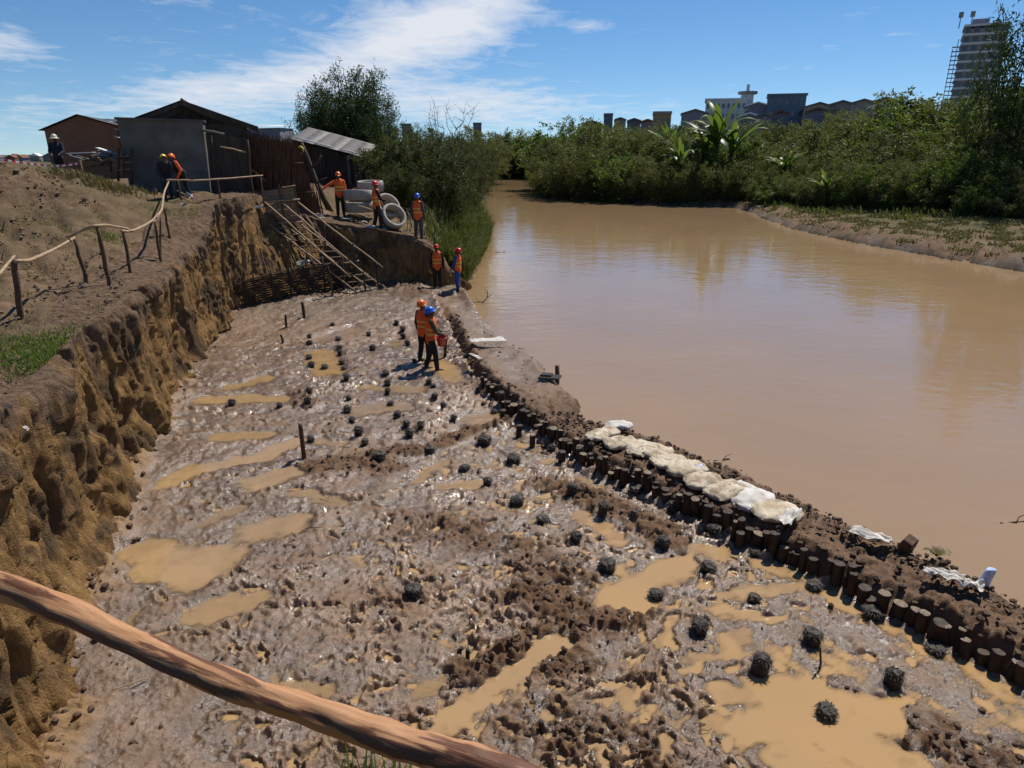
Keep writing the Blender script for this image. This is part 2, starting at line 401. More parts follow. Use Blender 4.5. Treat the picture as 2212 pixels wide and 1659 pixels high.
for nm_, c_ in (('helmet_red', (0.62, 0.022, 0.022)), ('helmet_orange', (0.80, 0.145, 0.012)), ('helmet_blue', (0.012, 0.13, 0.62)), ('helmet_yellow', (0.70, 0.55, 0.03)), ('bucket_red', (0.45, 0.04, 0.035)), ('hat', (0.62, 0.56, 0.42))):
    M[nm_] = simple(nm_, c_, tuple(x * 0.9 for x in c_), 3, 0.28, 0, spec=0.5)
M['steel'] = simple('steel', (0.35, 0.36, 0.38), (0.55, 0.56, 0.58), 6, 0.35, 0, metal=0.8)
M['tape_red'] = simple('tape_red', (0.60, 0.04, 0.03), (0.65, 0.05, 0.04), 3, 0.5, 0)
M['tape_white'] = simple('tape_white', (0.75, 0.74, 0.72), (0.8, 0.79, 0.77), 3, 0.5, 0)
M['glass'] = simple('glass', (0.03, 0.04, 0.05), (0.06, 0.07, 0.085), 1, 0.12, 0, spec=0.6)

# =====================================================================================================
#  STRUCTURE: pit floor and dike, cut bank, dry land, river
# =====================================================================================================
def gpl(pts, z=0.0):
    return [tuple(on_z(x, y, z)[:2]) for x, y in pts]
# --- dike: inner foot (pile row) and river edge, read off the photograph on the ground plane
DIKE_IN = gpl([(935, 655), (962, 700), (990, 745), (1020, 805), (1060, 850), (1112, 898), (1165, 930), (1240, 985), (1320, 1030), (1400, 1062), (1470, 1102), (1560, 1142), (1640, 1176), (1740, 1220), (1818, 1256), (1861, 1286), (1962, 1338), (2021, 1370), (2128, 1420), (2215, 1472)], 0.05) + [(7.6, 4.3), (9.6, 2.0)]
DIKE_OUT = gpl([(1002, 640), (1040, 690), (1085, 728), (1160, 770), (1215, 828), (1278, 880), (1258, 905), (1330, 925), (1420, 948), (1560, 1005), (1690, 1062), (1780, 1112), (1880, 1148), (1960, 1185), (2100, 1252), (2215, 1308)], 0.12) + [(9.6, 6.0), (12.0, 3.4)]
RIVER_Z = 0.10; PUD_Z = -0.030
def dike_fields(x, y):
    x, y = x + .09 * fbm(x * 1.7, y * 1.7, 3, 351), y + .09 * fbm(x * 1.7, y * 1.7, 3, 355)
    di, s = seg_dist(x, y, DIKE_IN); do, s2 = seg_dist(x, y, DIKE_OUT)
    poly = DIKE_IN + DIKE_OUT[::-1]
    ins = inside(x, y, poly)
    return di, do, ins, s
# river side test: closed polygon of everything right of the dike's outer edge
RIV_POLY = DIKE_OUT + [(40, -10), (60, 60), (-2.0, 60), (-1.9, 30), (-2.2, 28.2)]

PUDDLES = [  # polylines (photo pixels) with half width in metres and depth
    ([(1330, 1290), (1400, 1255), (1460, 1225)], .30, .075), ([(1310, 1280), (1380, 1300)], .22, .07), ([(1440, 1225), (1480, 1215)], .16, .07),
    ([(1640, 1212), (1740, 1240), (1830, 1295)], .20, .08), ([(1830, 1295), (1960, 1350), (2080, 1418), (2230, 1505)], .22, .08),
    ([(1690, 1500), (1760, 1500), (1900, 1540)], .26, .075), ([(1640, 1560), (1760, 1560), (1880, 1610), (1960, 1650)], .26, .075), ([(1560, 1500), (1640, 1480)], .15, .07),
    ([(1700, 1640), (1900, 1660)], .2, .07), ([(1560, 1285), (1680, 1265), (1760, 1275)], .11, .065), ([(1550, 1310), (1640, 1325)], .12, .065),
    ([(1420, 1400), (1460, 1330)], .06, .06), ([(1600, 1370), (1560, 1400)], .12, .06), ([(1500, 1420), (1620, 1400)], .07, .06), ([(1360, 1470), (1350, 1520)], .06, .06),
    ([(1210, 1385), (1160, 1420), (1090, 1465), (1000, 1530), (940, 1585), (900, 1640)], .125, .075), ([(1180, 1390), (1215, 1380)], .15, .075),
    ([(1260, 1110), (1340, 1165)], .16, .065), ([(1500, 1185), (1550, 1190)], .16, .065), ([(1250, 1032), (1300, 1040)], .13, .06), ([(1180, 993), (1220, 995)], .12, .06),
    ([(960, 1050), (1040, 1040)], .12, .055), ([(900, 1040), (950, 1000)], .10, .05), ([(1040, 1005), (1090, 1010)], .10, .05),
    ([(440, 862), (520, 858), (610, 860)], .26, .07), ([(500, 835), (570, 815)], .22, .06), ([(470, 940), (570, 938)], .20, .065), ([(360, 1040), (420, 1010), (560, 985), (640, 950)], .20, .07),
    ([(560, 1040), (620, 1020)], .25, .065), ([(640, 1060), (730, 1085)], .16, .06), ([(550, 1145), (630, 1125)], .28, .07), ([(350, 1215), (460, 1205)], .36, .07), ([(280, 1195), (330, 1180)], .24, .065),
    ([(440, 1320), (540, 1290)], .22, .06), ([(390, 1240), (420, 1250)], .22, .07), ([(690, 760), (705, 800)], .40, .06), ([(700, 730), (760, 715)], .30, .055), ([(780, 880), (860, 875)], .34, .055),
    ([(800, 835), (900, 840)], .22, .05), ([(960, 790), (985, 815)], .34, .065), ([(935, 770), (955, 790)], .28, .06), ([(1020, 905), (1070, 895)], .28, .06), ([(690, 950), (740, 955)], .16, .055),
    ([(1540, 1560), (1600, 1590)], .10, .06), ([(1450, 1590), (1440, 1640)], .07, .06), ([(430, 1130), (520, 1090)], .12, .05), ([(900, 1480), (940, 1470)], .10, .05), ([(1000, 1350), (1060, 1330)], .05, .04),
    ([(600, 1470), (700, 1490)], .10, .045), ([(850, 740), (880, 720)], .25, .05), ([(770, 1200), (775, 1215)], .06, .05)]
CLODS = [([(1180, 1045), (1300, 1085), (1370, 1120), (1450, 1165)], .35, .10), ([(1130, 1290), (1230, 1330), (1320, 1335), (1360, 1325)], .34, .14), ([(1240, 1370), (1130, 1400), (1020, 1450)], .28, .13), ([(1180, 1440), (1260, 1430)], .25, .10),
    ([(820, 985), (930, 970), (1010, 935), (1100, 908)], .22, .16), ([(640, 855), (670, 880)], .25, .16), ([(690, 1010), (760, 1000), (840, 1010)], .4, .07), ([(900, 1130), (1100, 1180), (1250, 1270)], .5, .05),
    ([(1900, 1570), (2000, 1600), (2200, 1640)], .4, .06), ([(1180, 1560), (1400, 1640)], .4, .05), ([(760, 640), (880, 640), (900, 660)], .7, .22), ([(650, 665), (760, 650)], .5, .16)]
PUD_W = [(gpl(p), wd * (1.35 if p[0][0] < 1100 else 1.12), dp) for p, wd, dp in PUDDLES]; CLOD_W = [(gpl(p), wd, dp) for p, wd, dp in CLODS]

def near_mask(x, y, pts, r):
    xs = [p[0] for p in pts]; ys = [p[1] for p in pts]
    return (x > min(xs) - r) & (x < max(xs) + r) & (y > min(ys) - r) & (y < max(ys) + r)
# foot holes trodden into the mud: (x, y, heading, length, depth)
_fr = np.random.RandomState(77)
STEPS = []
for _k in range(150):                      # short walks of alternate left and right steps
    _y = 4.8 + 16 * _fr.rand() ** 1.25; _u = -.50 + 1.0 * _fr.rand(); _x = _u * (_y + 1) * (.75 if _u > 0 else 1); _a = _fr.rand() * 6.28; _n = _fr.randint(3, 11)
    for _i in range(_n):
        _s = 1 if _i % 2 else -1
        STEPS.append((_x + -math.sin(_a) * .10 * _s, _y + math.cos(_a) * .10 * _s, _a + _fr.normal(0, .25), .24 + .12 * _fr.rand(), .030 + .055 * _fr.rand()))
        _a += _fr.normal(0, .22); _x += math.cos(_a) * .42; _y += math.sin(_a) * .42
def stamp_steps(x, y, z, d, pud):
    for sx, sy, a, L, dp in STEPS:
        r0, r1 = np.searchsorted(d, [sy - .32, sy + .32])
        if r1 <= r0 or r0 >= len(d) - 1: continue
        xr = x[(r0 + r1) // 2]; c0, c1 = np.searchsorted(xr, [sx - .45, sx + .45])
        if c1 - c0 < 2: continue
        X, Y = x[r0:r1, c0:c1] - sx, y[r0:r1, c0:c1] - sy; p = X * math.cos(a) + Y * math.sin(a); q = -X * math.sin(a) + Y * math.cos(a)
        p = p + .03 * pn(X * 14 + sx, Y * 14, 47); q = q + .03 * pn(X * 14, Y * 14 + sy, 49)
        r = np.sqrt((p / (L * .5)) ** 2 + (q / (.055 + .02 * p / L)) ** 2)
        m = 1 - pud[r0:r1, c0:c1]
        z[r0:r1, c0:c1] += m * (-dp * (1 - sm(.65, 1.05, r)) + dp * .55 * np.exp(-((r - 1.35) / .28) ** 2))
def floor_fields(x, y):
    rise = 0.45 * sm(20.5, 27.0, y)
    wx = x + 0.10 * fbm(x * 2.2, y * 2.2, 3, 3); wy = y + 0.10 * fbm(x * 2.2, y * 2.2, 3, 31)
    big = fbm(x * 0.55, y * 0.55, 3, 1) * 0.028
    med = fbm(x * 2.6, y * 2.6, 4, 11) * 0.026
    fine = (ridged(x * 6.0, y * 6.0, 3, 21) - 0.9) * 0.012
    fine += np.maximum(0, fbm(x * 11, y * 11, 3, 41)) * 0.022 + np.maximum(0, fbm(x * 24, y * 24, 2, 43) - .15) * 0.020 * sm(-.3, .3, fbm(x * 1.1, y * 1.1, 2, 45))
    # stretched furrows and foot holes in the trodden mud on the right
    fx = x * 0.80 + y * 0.60; fy = -x * 0.60 + y * 0.80
    fur = np.minimum(0, pn(fx * 3.1, fy * 1.3, 51) + 0.12) * 0.10
    zr = sm(-3.0, 0.5, x) * (1 - sm(15, 19, y))
    hole = -np.maximum(0, pn(x * 4.3, y * 4.3, 61) - 0.28) * 0.24
    churn = np.clip(.22 + .9 * fbm(x * .5, y * .5, 2, 53) + .5 * sm(-5, -1, x), .12, 1.0)
    lump = np.maximum(0, fbm(x * 5.5, y * 5.5, 2, 55)) * .070 + np.maximum(0, fbm(x * 15, y * 15, 2, 57) - .05) * .020
    smear = np.minimum(0, pn(fx * 9, fy * 2.6, 59) + .15) * .045
    z = 0.0 + big + med + fine + zr * (fur * 0.8 + hole) + churn * (.8 * lump + 1.25 * smear - .010) - .016 * sm(-.4, 1.2, x) * sm(10.5, 7.5, y)
    pud = np.zeros_like(x)
    jag = 0.05 * fbm(x * 5, y * 5, 2, 71)
    for pts, wd, dp in PUD_W:
        k = near_mask(x, y, pts, wd * 1.4 + .3)
        d, _ = seg_dist(wx[k], wy[k], pts)
        m = 1 - sm(wd * 0.55, wd * 1.35, d + jag[k])
        z[k] = z[k] * (1 - 0.75 * m) - dp * m; pud[k] = np.maximum(pud[k], m)
    clod = np.zeros_like(x)
    cl1 = np.maximum(0, fbm(x * 4.5, y * 4.5, 3, 81)) ** .8 * 1.1; cl2 = 0.045 * np.maximum(0, fbm(x * 13, y * 13, 3, 91)) ** .8
    for pts, wd, dp in CLOD_W:
        k = near_mask(x, y, pts, wd * 1.5 + .3)
        d, _ = seg_dist(wx[k], wy[k], pts)
        m = (1 - sm(wd * 0.4, wd * 1.5, d)) * (1 - pud[k])
        z[k] = z[k] + m * (dp * 0.45 + dp * 0.5 * cl1[k] + cl2[k] * .8)
        clod[k] = np.maximum(clod[k], m)
    # apron of fallen soil at the foot of the cut
    da, _ = seg_dist(x, y, [(p[0], p[1]) for p in BASE[3:13]])
    ap = 1 - sm(0.0, 0.50, da + 0.45 * fbm(x * 1.5, y * 1.5, 3, 101))
    z = z + ap * (0.14 + 0.05 * fbm(x * 5, y * 5, 3, 111))
    grey = np.clip(sm(-0.8, -3.6, x + 1.6 * fbm(x * 0.6, y * 0.6, 3, 121)) * 0.42 + 0.8 * sm(22, 26, y), 0, 1) * (1 - ap)
    wet = np.clip(0.75 + 0.5 * fbm(x * 0.8, y * 0.8, 3, 131) - 0.8 * clod - 0.7 * ap, 0, 1)
    return z + rise, pud, clod, ap, grey, wet

# --- crest and foot of the cut, running from beside the camera round the left and the far end to the river
BASE = [(13.5, -1.5, 0), (9.0, 1.6, 0), (4.0, 3.1, 0), (0.0, 3.5, 0), (-3.0, 4.0, 0), (-4.5, 4.8, 0), (-5.0, 5.75, 0), (-5.55, 6.9, 0), (-6.25, 8.9, 0), (-7.2, 11.3, 0), (-7.65, 12.8, 0), (-8.05, 14.6, 0), (-8.75, 16.8, 0), (-9.45, 19.8, 0), (-10.0, 22.9, .15), (-10.25, 24.5, .3), (-9.6, 25.2, .35), (-8.3, 26.2, .45), (-6.6, 27.5, .45), (-5.6, 28.0, .45), (-4.2, 28.2, .42), (-3.1, 28.15, .35), (-2.5, 28.2, .2), (-1.9, 29.0, .0)]
CREST = [(14.0, -3.5, 3.3), (9.4, -0.5, 3.4), (4.0, 1.1, 3.7), (0.0, 1.42, 3.62), (-3.2, 1.9, 3.3), (-4.85, 4.0, 3.05), (-5.45, 5.9, 2.98), (-5.95, 7.2, 2.85), (-6.55, 9.0, 2.8), (-7.3, 11.3, 2.84), (-7.7, 12.8, 2.82), (-8.15, 14.6, 2.8), (-8.85, 16.8, 2.8), (-9.6, 19.8, 2.82), (-10.0, 22.6, 3.3), (-10.1, 24.4, 4.05), (-10.1, 26.6, 4.1), (-9.95, 28.2, 3.95), (-8.3, 28.75, 3.15), (-6.4, 28.5, 2.78), (-4.4, 28.5, 2.40), (-3.2, 28.5, 1.95), (-2.5, 28.6, 1.0), (-1.95, 29.2, .3)]
HOLE = [(p[0], p[1]) for p in CREST] + [(-1.7, 33), (-1.3, 45), (-1.7, 57), (-3.2, 90), (-5.0, 130), (-12.0, 137), (8.0, 141), (5.2, 128), (4.2, 104), (4.5, 92.5), (10.2, 80), (17.0, 74.5), (21.5, 72.5), (22.3, 69), (21.3, 60), (20.5, 52), (21.8, 43), (24.7, 33), (31, 20), (45, 2), (60, -20), (14, -20)]
CRX = np.array([p[0] for p in CREST[17:]]); CRZ = np.array([p[2] for p in CREST[17:]])
RIGHT_LINE = [(5.2, 128), (4.2, 104), (4.5, 92.5), (10.2, 80), (17.0, 74.5), (21.5, 72.5), (22.3, 69), (21.3, 60), (20.5, 52), (21.8, 43), (24.7, 33), (31, 20), (45, 2), (60, -20)]
LEFT_LINE = [(-1.95, 29.2), (-1.7, 33), (-1.3, 45), (-1.7, 57), (-3.2, 90), (-5.0, 130), (-12, 137)]
MOUNDS = [(-15.3, 22.0, 3.9, 2.2, 1.60), (-20.0, 20.0, 5.0, 3.0, 1.8), (-13.2, 19.0, 2.6, 2.2, .75), (-17.5, 15.0, 4.5, 4.0, .9)]
def G(x, y):
    x = np.asarray(x, float); y = np.asarray(y, float)
    hl = np.interp(y, [-20, 2, 4, 6, 7.5, 20, 22.4, 24.6, 60, 120, 300, 900, 4000], [3.7, 3.7, 3.2, 2.95, 2.82, 2.82, 3.3, 4.1, 4.2, 1.5, -1.0, -9.0, -30.0])
    for mx, my, sx, sy, h in MOUNDS:
        q = ((x - mx) / sx) ** 2 + ((y - my) / sy) ** 2
        hl = hl + h * np.exp(-q ** 1.3)
    cz = np.interp(x, CRX, CRZ)
    far = cz + (4.2 - cz) * sm(29.0, 39.0, y)
    bl = sm(-10.4, -9.2, x) * sm(26.0, 27.5, y)
    left = hl * (1 - bl) + np.minimum(far, hl + 3) * bl
    dl, _ = seg_dist(x, y, LEFT_LINE)
    lim = 0.05 + 1.3 * dl + 0.35 * fbm(x * 0.7, y * 0.7, 3, 5)
    left = np.where(y > 28.8, np.minimum(left, np.maximum(lim, 0.05)), left)
    dr, _ = seg_dist(x, y, RIGHT_LINE)
    right = np.interp(dr, [0, .5, 3, 14, 26, 45, 120, 400, 3000], [.02, .42, .62, 1.25, 2.6, 4.4, 5.0, 6.0, 0.0])
    right = right * np.where(y > 76, 0.75, 1.0)
    isr = (x > 2 + np.maximum(0, (y - 128)) * -0.1) & (x > 3.0) | (y > 139) & (x > -60)
    farr = np.interp(dr, [0, 30, 90, 300, 900, 4000], [.2, 2.2, 3.0, 3.0, -2.0, -20])
    right = np.where(y > 139, np.minimum(farr, 3.0), right)
    z = np.where(isr, right, left)
    return z

def grow_ground():
    n_r, n_c = 500, 460
    d = np.concatenate([np.linspace(2.5, 12, 90)[:-1], 12 * (3600 / 12) ** np.linspace(0, 1, n_r - 89)])
    u = np.linspace(-1.45, 1.45, n_c)
    D, U = np.meshgrid(d, u, indexing='ij')
    y = D; x = U * (D + 3.0)
    x = x + 0.2 * (x[0, 1] - x[0, 0]) * 0
    z = G(x, y)
    hole = inside(x, y, HOLE)
    dh, _ = seg_dist(x, y, HOLE + HOLE[:1])
    near = np.exp(-D / 60)
    rough = fbm(x * 0.8, y * 0.8, 4, 201) * 0.11 + fbm(x * 3.1, y * 3.1, 4, 211) * 0.07 * near + (np.abs(fbm(x * 1.3, y * 1.3, 4, 215)) * 0.24 + np.maximum(0, fbm(x * 5.5, y * 5.5, 3, 217)) * .09 - np.maximum(0, pn(x * .55 + y * .3, y * .55, 219)) * .35 * sm(13, 17, y)) * sm(-9.6, -11.6, x) * near
    gul = -np.maximum(0, ridged(x * 0.5 + 3, y * 0.8, 2, 221) - 1.0) * .55 * sm(-10.6, -12.5, x) * sm(27, 25, y) * sm(12, 15, y)
    rough = rough + gul
    z = z + rough * sm(0.0, 1.2, dh) + (D > 200) * fbm(x * 0.01, y * 0.01, 3, 231) * 3.0 * sm(200, 400, D)
    # crumbling lip along the right shore
    drr, _ = seg_dist(x + fbm(x * .5, y * .5, 4, 235) * .9, y + fbm(x * .5, y * .5, 4, 237) * .9, RIGHT_LINE)
    shore = (x > 3) & (dh < 5)
    z = np.where(shore, z * sm(.0, 1.6, dh + .8 * fbm(x * .55, y * .55, 4, 239)) + .03, z)
    z = z + np.where((x > 3) & (drr < 4), 0.40 * np.abs(fbm(x * 1.3, y * 1.3, 3, 241)) * sm(0, .7, drr) * (1 - sm(1.5, 4, drr)), 0)
    leftside = (x < -1) & (y < 30)
    drop = hole | (leftside & (dh < 0.45))
    z = np.where(drop, -1.2, z)
    green = np.clip(0.5 + 0.9 * fbm(x * 0.35, y * 0.35, 3, 251), 0, 1) * np.where(x > 3, sm(1.0, 6, drr) * 0.9, 0.18)
    green = np.where(D > 45, np.maximum(green, 0.75 * sm(1.0, 7.0, drr)), green)
    mudg = np.where(x > 3, .8 - .8 * sm(0.1, .9, drr + 0.6 * fbm(x, y, 2, 261)), 0) * (drr < 6)
    V = np.stack([x, y, z], -1).reshape(-1, 3)
    idx = np.arange(n_r * n_c).reshape(n_r, n_c)
    Q = np.stack([idx[:-1, :-1], idx[:-1, 1:], idx[1:, 1:], idx[1:, :-1]], -1).reshape(-1, 4)
    dead = drop.reshape(-1)[Q].all(1)
    Q = Q[~dead]
    me = mesh_np('ground', V, Q, True, {'green': green, 'mudg': mudg})
    return mk('ground', me, M['dry_ground'], kind='structure')
grow_ground()

def water_sheet(x, y, z):
    n1, n2 = x.shape; dep = PUD_Z - z; idx = np.arange(n1 * n2).reshape(n1, n2)
    Q = np.stack([idx[:-1, :-1], idx[:-1, 1:], idx[1:, 1:], idx[1:, :-1]], -1).reshape(-1, 4)
    lab = ((dep > -.004) & (y < 21.5)).reshape(-1)[Q].any(1); q = Q[lab]; used, inv = np.unique(q, return_inverse=True)
    V = np.stack([x, y, np.full_like(x, PUD_Z)], -1).reshape(-1, 3)[used]
    mk('puddle_water', mesh_np('puddle_water', V, inv.reshape(-1, 4), True, {'depth': np.clip(dep.ravel()[used] / .055, 0, 1)}), M['puddle'], kind='structure')
def grow_floor():
    n_r, n_c = 790, 770
    d = 2.6 * (30.0 / 2.6) ** np.linspace(0, 1, n_r)
    u = np.linspace(-.92, .95, n_c)
    D, U = np.meshgrid(d, u, indexing='ij'); y = D; x = U * (D + 1.8)
    x = x + (pn(x * 9, y * 9, 301)) * 0.01
    z, pud, clod, ap, grey, wet = floor_fields(x, y)
    stamp_steps(x, y, z, d, pud)
    di, do, ins, s = dike_fields(x, y)
    w_ = np.where(ins, np.minimum(di, do), 0)
    top = 0.27 + 0.07 * fbm(x * 1.2, y * 1.2, 3, 311) + 0.10 * sm(6, 3, y)
    farflat = sm(14.5, 16.5, y)
    cl = np.abs(fbm(x * 3.1, y * 3.1, 4, 321)) * 0.11 + fbm(x * 13, y * 13, 3, 331) * 0.020
    prof = sm(0, 0.28, np.where(ins, di, 0)) * sm(0, 0.40, np.where(ins, do, 0))
    inner = np.exp(-(di / 0.5) ** 2)
    crum = (1 - farflat) + farflat * np.clip(inner + np.exp(-(do / 0.35) ** 2) * .5, 0, 1)
    zd = prof * (top + cl * crum + 0.10 * farflat * inner) + (1 - prof) * z
    river = inside(x, y, RIV_POLY) & ~ins
    zr = 0.05 - 0.9 * sm(0, 1.2, do)
    z = np.where(ins, zd, np.where(river, zr, z))
    # ragged shoulder on the pit side of the dike
    sh = np.where(~ins & ~river, np.exp(-(di / 0.22) ** 2), 0)
    z = z + sh * (0.05 + 0.10 * np.abs(fbm(x * 5, y * 5, 3, 341)))
    clod = np.clip(np.maximum(clod, np.where(ins, crum * sm(0.0, .2, di), sh * .8)), 0, 1)
    grey = np.where(ins, 0.75 * farflat * (1 - crum), grey)
    wet = np.where(ins, 0.30 * (1 - crum) + 0.1 + 0.3 * farflat * (1 - sm(0.1, .5, do)), wet)
    V = np.stack([x, y, z], -1).reshape(-1, 3)
    idx = np.arange(n_r * n_c).reshape(n_r, n_c)
    Q = np.stack([idx[:-1, :-1], idx[:-1, 1:], idx[1:, 1:], idx[1:, :-1]], -1).reshape(-1, 4)
    isd = (ins | river).reshape(-1)[Q].any(1)
    damp = np.where(ins, .15 * farflat * (1 - crum), (1 - sm(.012, .06, z - PUD_Z)) * (y < 20.5))
    wet = np.where(ins, wet, np.maximum(wet, damp))
    water_sheet(x[::2, ::2], y[::2, ::2], np.where(ins | river, 1.0, z)[::2, ::2])
    at = {'damp': damp.ravel(), 'clod': clod.ravel(), 'grey': grey.ravel(), 'sand': np.clip(ap, 0, 1).ravel(), 'wet': wet.ravel()}
    # drop what lies behind the cut
    pit = inside(x, y, [(p[0], p[1]) for p in BASE] + [(30, 29), (30, -10)])
    db, _ = seg_dist(x, y, [(p[0], p[1]) for p in BASE])
    keep = (pit | (db < 0.8)).reshape(-1)[Q].all(1)
    for nm, sel in (('pit_floor', keep & ~isd), ('earth_dike', keep & isd)):
        q = Q[sel]; used, inv = np.unique(q, return_inverse=True)
        me = mesh_np(nm, V[used], inv.reshape(-1, 4), True, {k: a[used] for k, a in at.items()})
        mk(nm, me, M['mud'], kind='structure')
grow_floor()
def floor_z(x, y):
    z, *_ = floor_fields(np.array([x]), np.array([y])); return float(z[0])
def dike_z(x, y):
    X, Y = np.array([x]), np.array([y]); di, do, ins, s = dike_fields(X, Y)
    return float(0.32) if ins[0] else floor_z(x, y)
def gz(x, y):
    return float(G(np.array([x]), np.array([y]))[0])

# --- the cut itself
NICHES = [  # photo pixel of the middle, distance, half width (m), half height (m), depth
    (352, 690, 15.3, .28, .85, .62), (375, 635, 17.6, .22, .60, .45), (300, 765, 12.6, .20, .55, .5), (215, 890, 10.4, .32, .42, .55), (178, 760, 10.2, .16, .5, .42), (222, 790, 11.0, .14, .35, .35), (60, 1290, 7.0, .18, .7, .35), (130, 1100, 8.0, .16, .6, .28), (290, 900, 12.4, .3, .3, .25), (395, 745, 18.6, .2, .5, .3), (240, 960, 10.8, .25, .3, .2)]
def grow_bank():
    b = np.array(BASE, float); c = np.array(CREST, float)
    seg = np.hypot(*np.diff((b[:, :2] + c[:, :2]) / 2, axis=0).T)
    S = np.concatenate([[0], np.cumsum(seg)])
    fine_from, fine_to = S[4], S[18]
    s_list = [0.0]
    while s_list[-1] < S[-1]:
        s = s_list[-1]; st = 0.035 if fine_from <= s <= fine_to else 0.07
        s_list.append(s + st)
    s = np.array(s_list); s[-1] = S[-1]
    def smooth_interp(vals):
        k = np.interp(s, S, np.arange(len(S))); i = np.clip(np.floor(k).astype(int), 0, len(S) - 2); f = k - i
        p0 = vals[np.clip(i - 1, 0, len(S) - 1)]; p1 = vals[i]; p2 = vals[i + 1]; p3 = vals[np.clip(i + 2, 0, len(S) - 1)]
        return 0.5 * (2 * p1 + (p2 - p0) * f + (2 * p0 - 5 * p1 + 4 * p2 - p3) * f ** 2 + (3 * p1 - p0 - 3 * p2 + p3) * f ** 3)
    bx, by, bz = (smooth_interp(b[:, i]) for i in range(3)); cx, cy, cz = (smooth_interp(c[:, i]) for i in range(3))
    tx, ty = np.gradient((bx + cx) / 2, s), np.gradient((by + cy) / 2, s); L = np.hypot(tx, ty); tx /= L; ty /= L
    # inland normal: the pit lies to the right-hand side of travel
    nx, ny = -ty, tx
    sgn = np.sign(nx[len(s) // 2] * (-1)); nx *= sgn; ny *= sgn
    nt = 92; ts = np.linspace(0, 1, nt); ns = 26
    SS, TT = np.meshgrid(s, ts, indexing='ij')
    Xb, Xc = bx[:, None], cx[:, None]; Yb, Yc = by[:, None], cy[:, None]; Zb, Zc = bz[:, None] - 0.12, cz[:, None]
    # the crest line itself is ragged
    rag = fbm(s * 0.9, s * 0 + 3.3, 4, 401) * 0.16 + fbm(s * 4, s * 0 + 9.1, 3, 405) * 0.06
    zr = (fbm(s * 0.8, s * 0 + 5.5, 3, 407) * 0.07)
    X = Xb + (Xc - Xb) * TT; Y = Yb + (Yc - Yb) * TT; Z = Zb + (Zc + zr[:, None] - Zb) * TT
    H = Z
    def cell(a, b, sd):
        h = np.sin(np.floor(a) * 127.1 + np.floor(b) * 311.7 + sd) * 43758.5453; return h - np.floor(h)
    wob = fbm(SS * 1.6, H * 1.2, 3, 413) * .55
    disp = fbm(SS * 0.5, H * 0.18, 3, 411) * 0.20
    disp += (ridged(SS * 1.3 + wob * .4, H * 0.10, 2, 421) - 0.8) * 0.10
    # slabs broken away between spade cuts
    disp += (cell(SS * 2.3 + wob, H * .85 + wob * .8, 1.0) - .5) * .15 + (cell(SS * 6.1 + wob * 1.4, H * 1.2 + wob * 1.4, 5.0) - .5) * .06
    # tool marks: narrow slanting grooves, panel by panel
    pan = cell(SS * .85 + wob * .5, H * .45 + wob * .3, 9.0); slant = SS + (pan - .5) * 1.1 * H
    fr = slant * (6.0 + 3 * pan); fr = fr - np.floor(fr)
    disp += np.abs(fr - .5) * .085 * sm(.25, .5, cell(SS * .85 + wob * .5, H * .45 + wob * .3, 13.0))
    disp += fbm(SS * 14, H * 2.6, 4, 441) * 0.026 - np.maximum(0, fbm(SS * 2.2, H * 0.6, 3, 445) - .1) * 0.16
    edge = sm(0, .06, TT) * (1 - 0.75 * sm(.93, 1, TT))
    off = (disp - 0.08) * edge + rag[:, None] * sm(.4, 1, TT)
    low = 1 - sm(0.0, 0.30, TT)
    off = off - low * 0.16 * (1 + fbm(SS * 1.1, SS * 0, 3, 451))           # talus foot leans out
    for px, py, dd, hw, hh, dp in NICHES:
        p = at_d(px, py, dd)
        k = np.argmin((bx - p.x) ** 2 + (by - p.y) ** 2); sc = s[k]
        q = ((SS - sc + 0.25 * (H - p.z) * 0.3) / hw) ** 2 + ((H - p.z) / hh) ** 2
        off = off + dp * np.exp(-q ** 2)
    X = X + nx[:, None] * off; Y = Y + ny[:, None] * off
    # inland strip lying on the land
    wdt = np.where(s < S[5], 5.0, 1.35)[:, None]
    ks = (np.arange(1, ns + 1) / ns)[None, :]
    X0, Y0 = X[:, -1:], Y[:, -1:]; Z0 = Z[:, -1:]
    XS = X0 + nx[:, None] * wdt * ks; YS = Y0 + ny[:, None] * wdt * ks
    GS = G(XS, YS) + fbm(XS * 3.1, YS * 3.1, 4, 211) * 0.03
    ZS = Z0 * (1 - sm(0, .55, ks)) + (GS + 0.05) * sm(0, .55, ks) - 0.16 * sm(.80, 1.0, ks)
    ZS = ZS + fbm(XS * 6, YS * 6, 3, 461) * 0.02
    X = np.concatenate([X, XS], 1); Y = np.concatenate([Y, YS], 1); Z = np.concatenate([Z, ZS], 1)
    topm = np.concatenate([sm(0.80, 0.98, TT + 0.15 * fbm(SS * 1.3, TT * 3, 3, 471)), np.ones_like(XS)], 1)
    V = np.stack([X, Y, Z], -1).reshape(-1, 3); n1, n2 = X.shape
    idx = np.arange(n1 * n2).reshape(n1, n2)
    Q = np.stack([idx[:-1, :-1], idx[1:, :-1], idx[1:, 1:], idx[:-1, 1:]], -1).reshape(-1, 4)
    mk('cut_bank', mesh_np('cut_bank', V, Q, True, {'top': topm}), M['cut_soil'], kind='structure')
grow_bank()

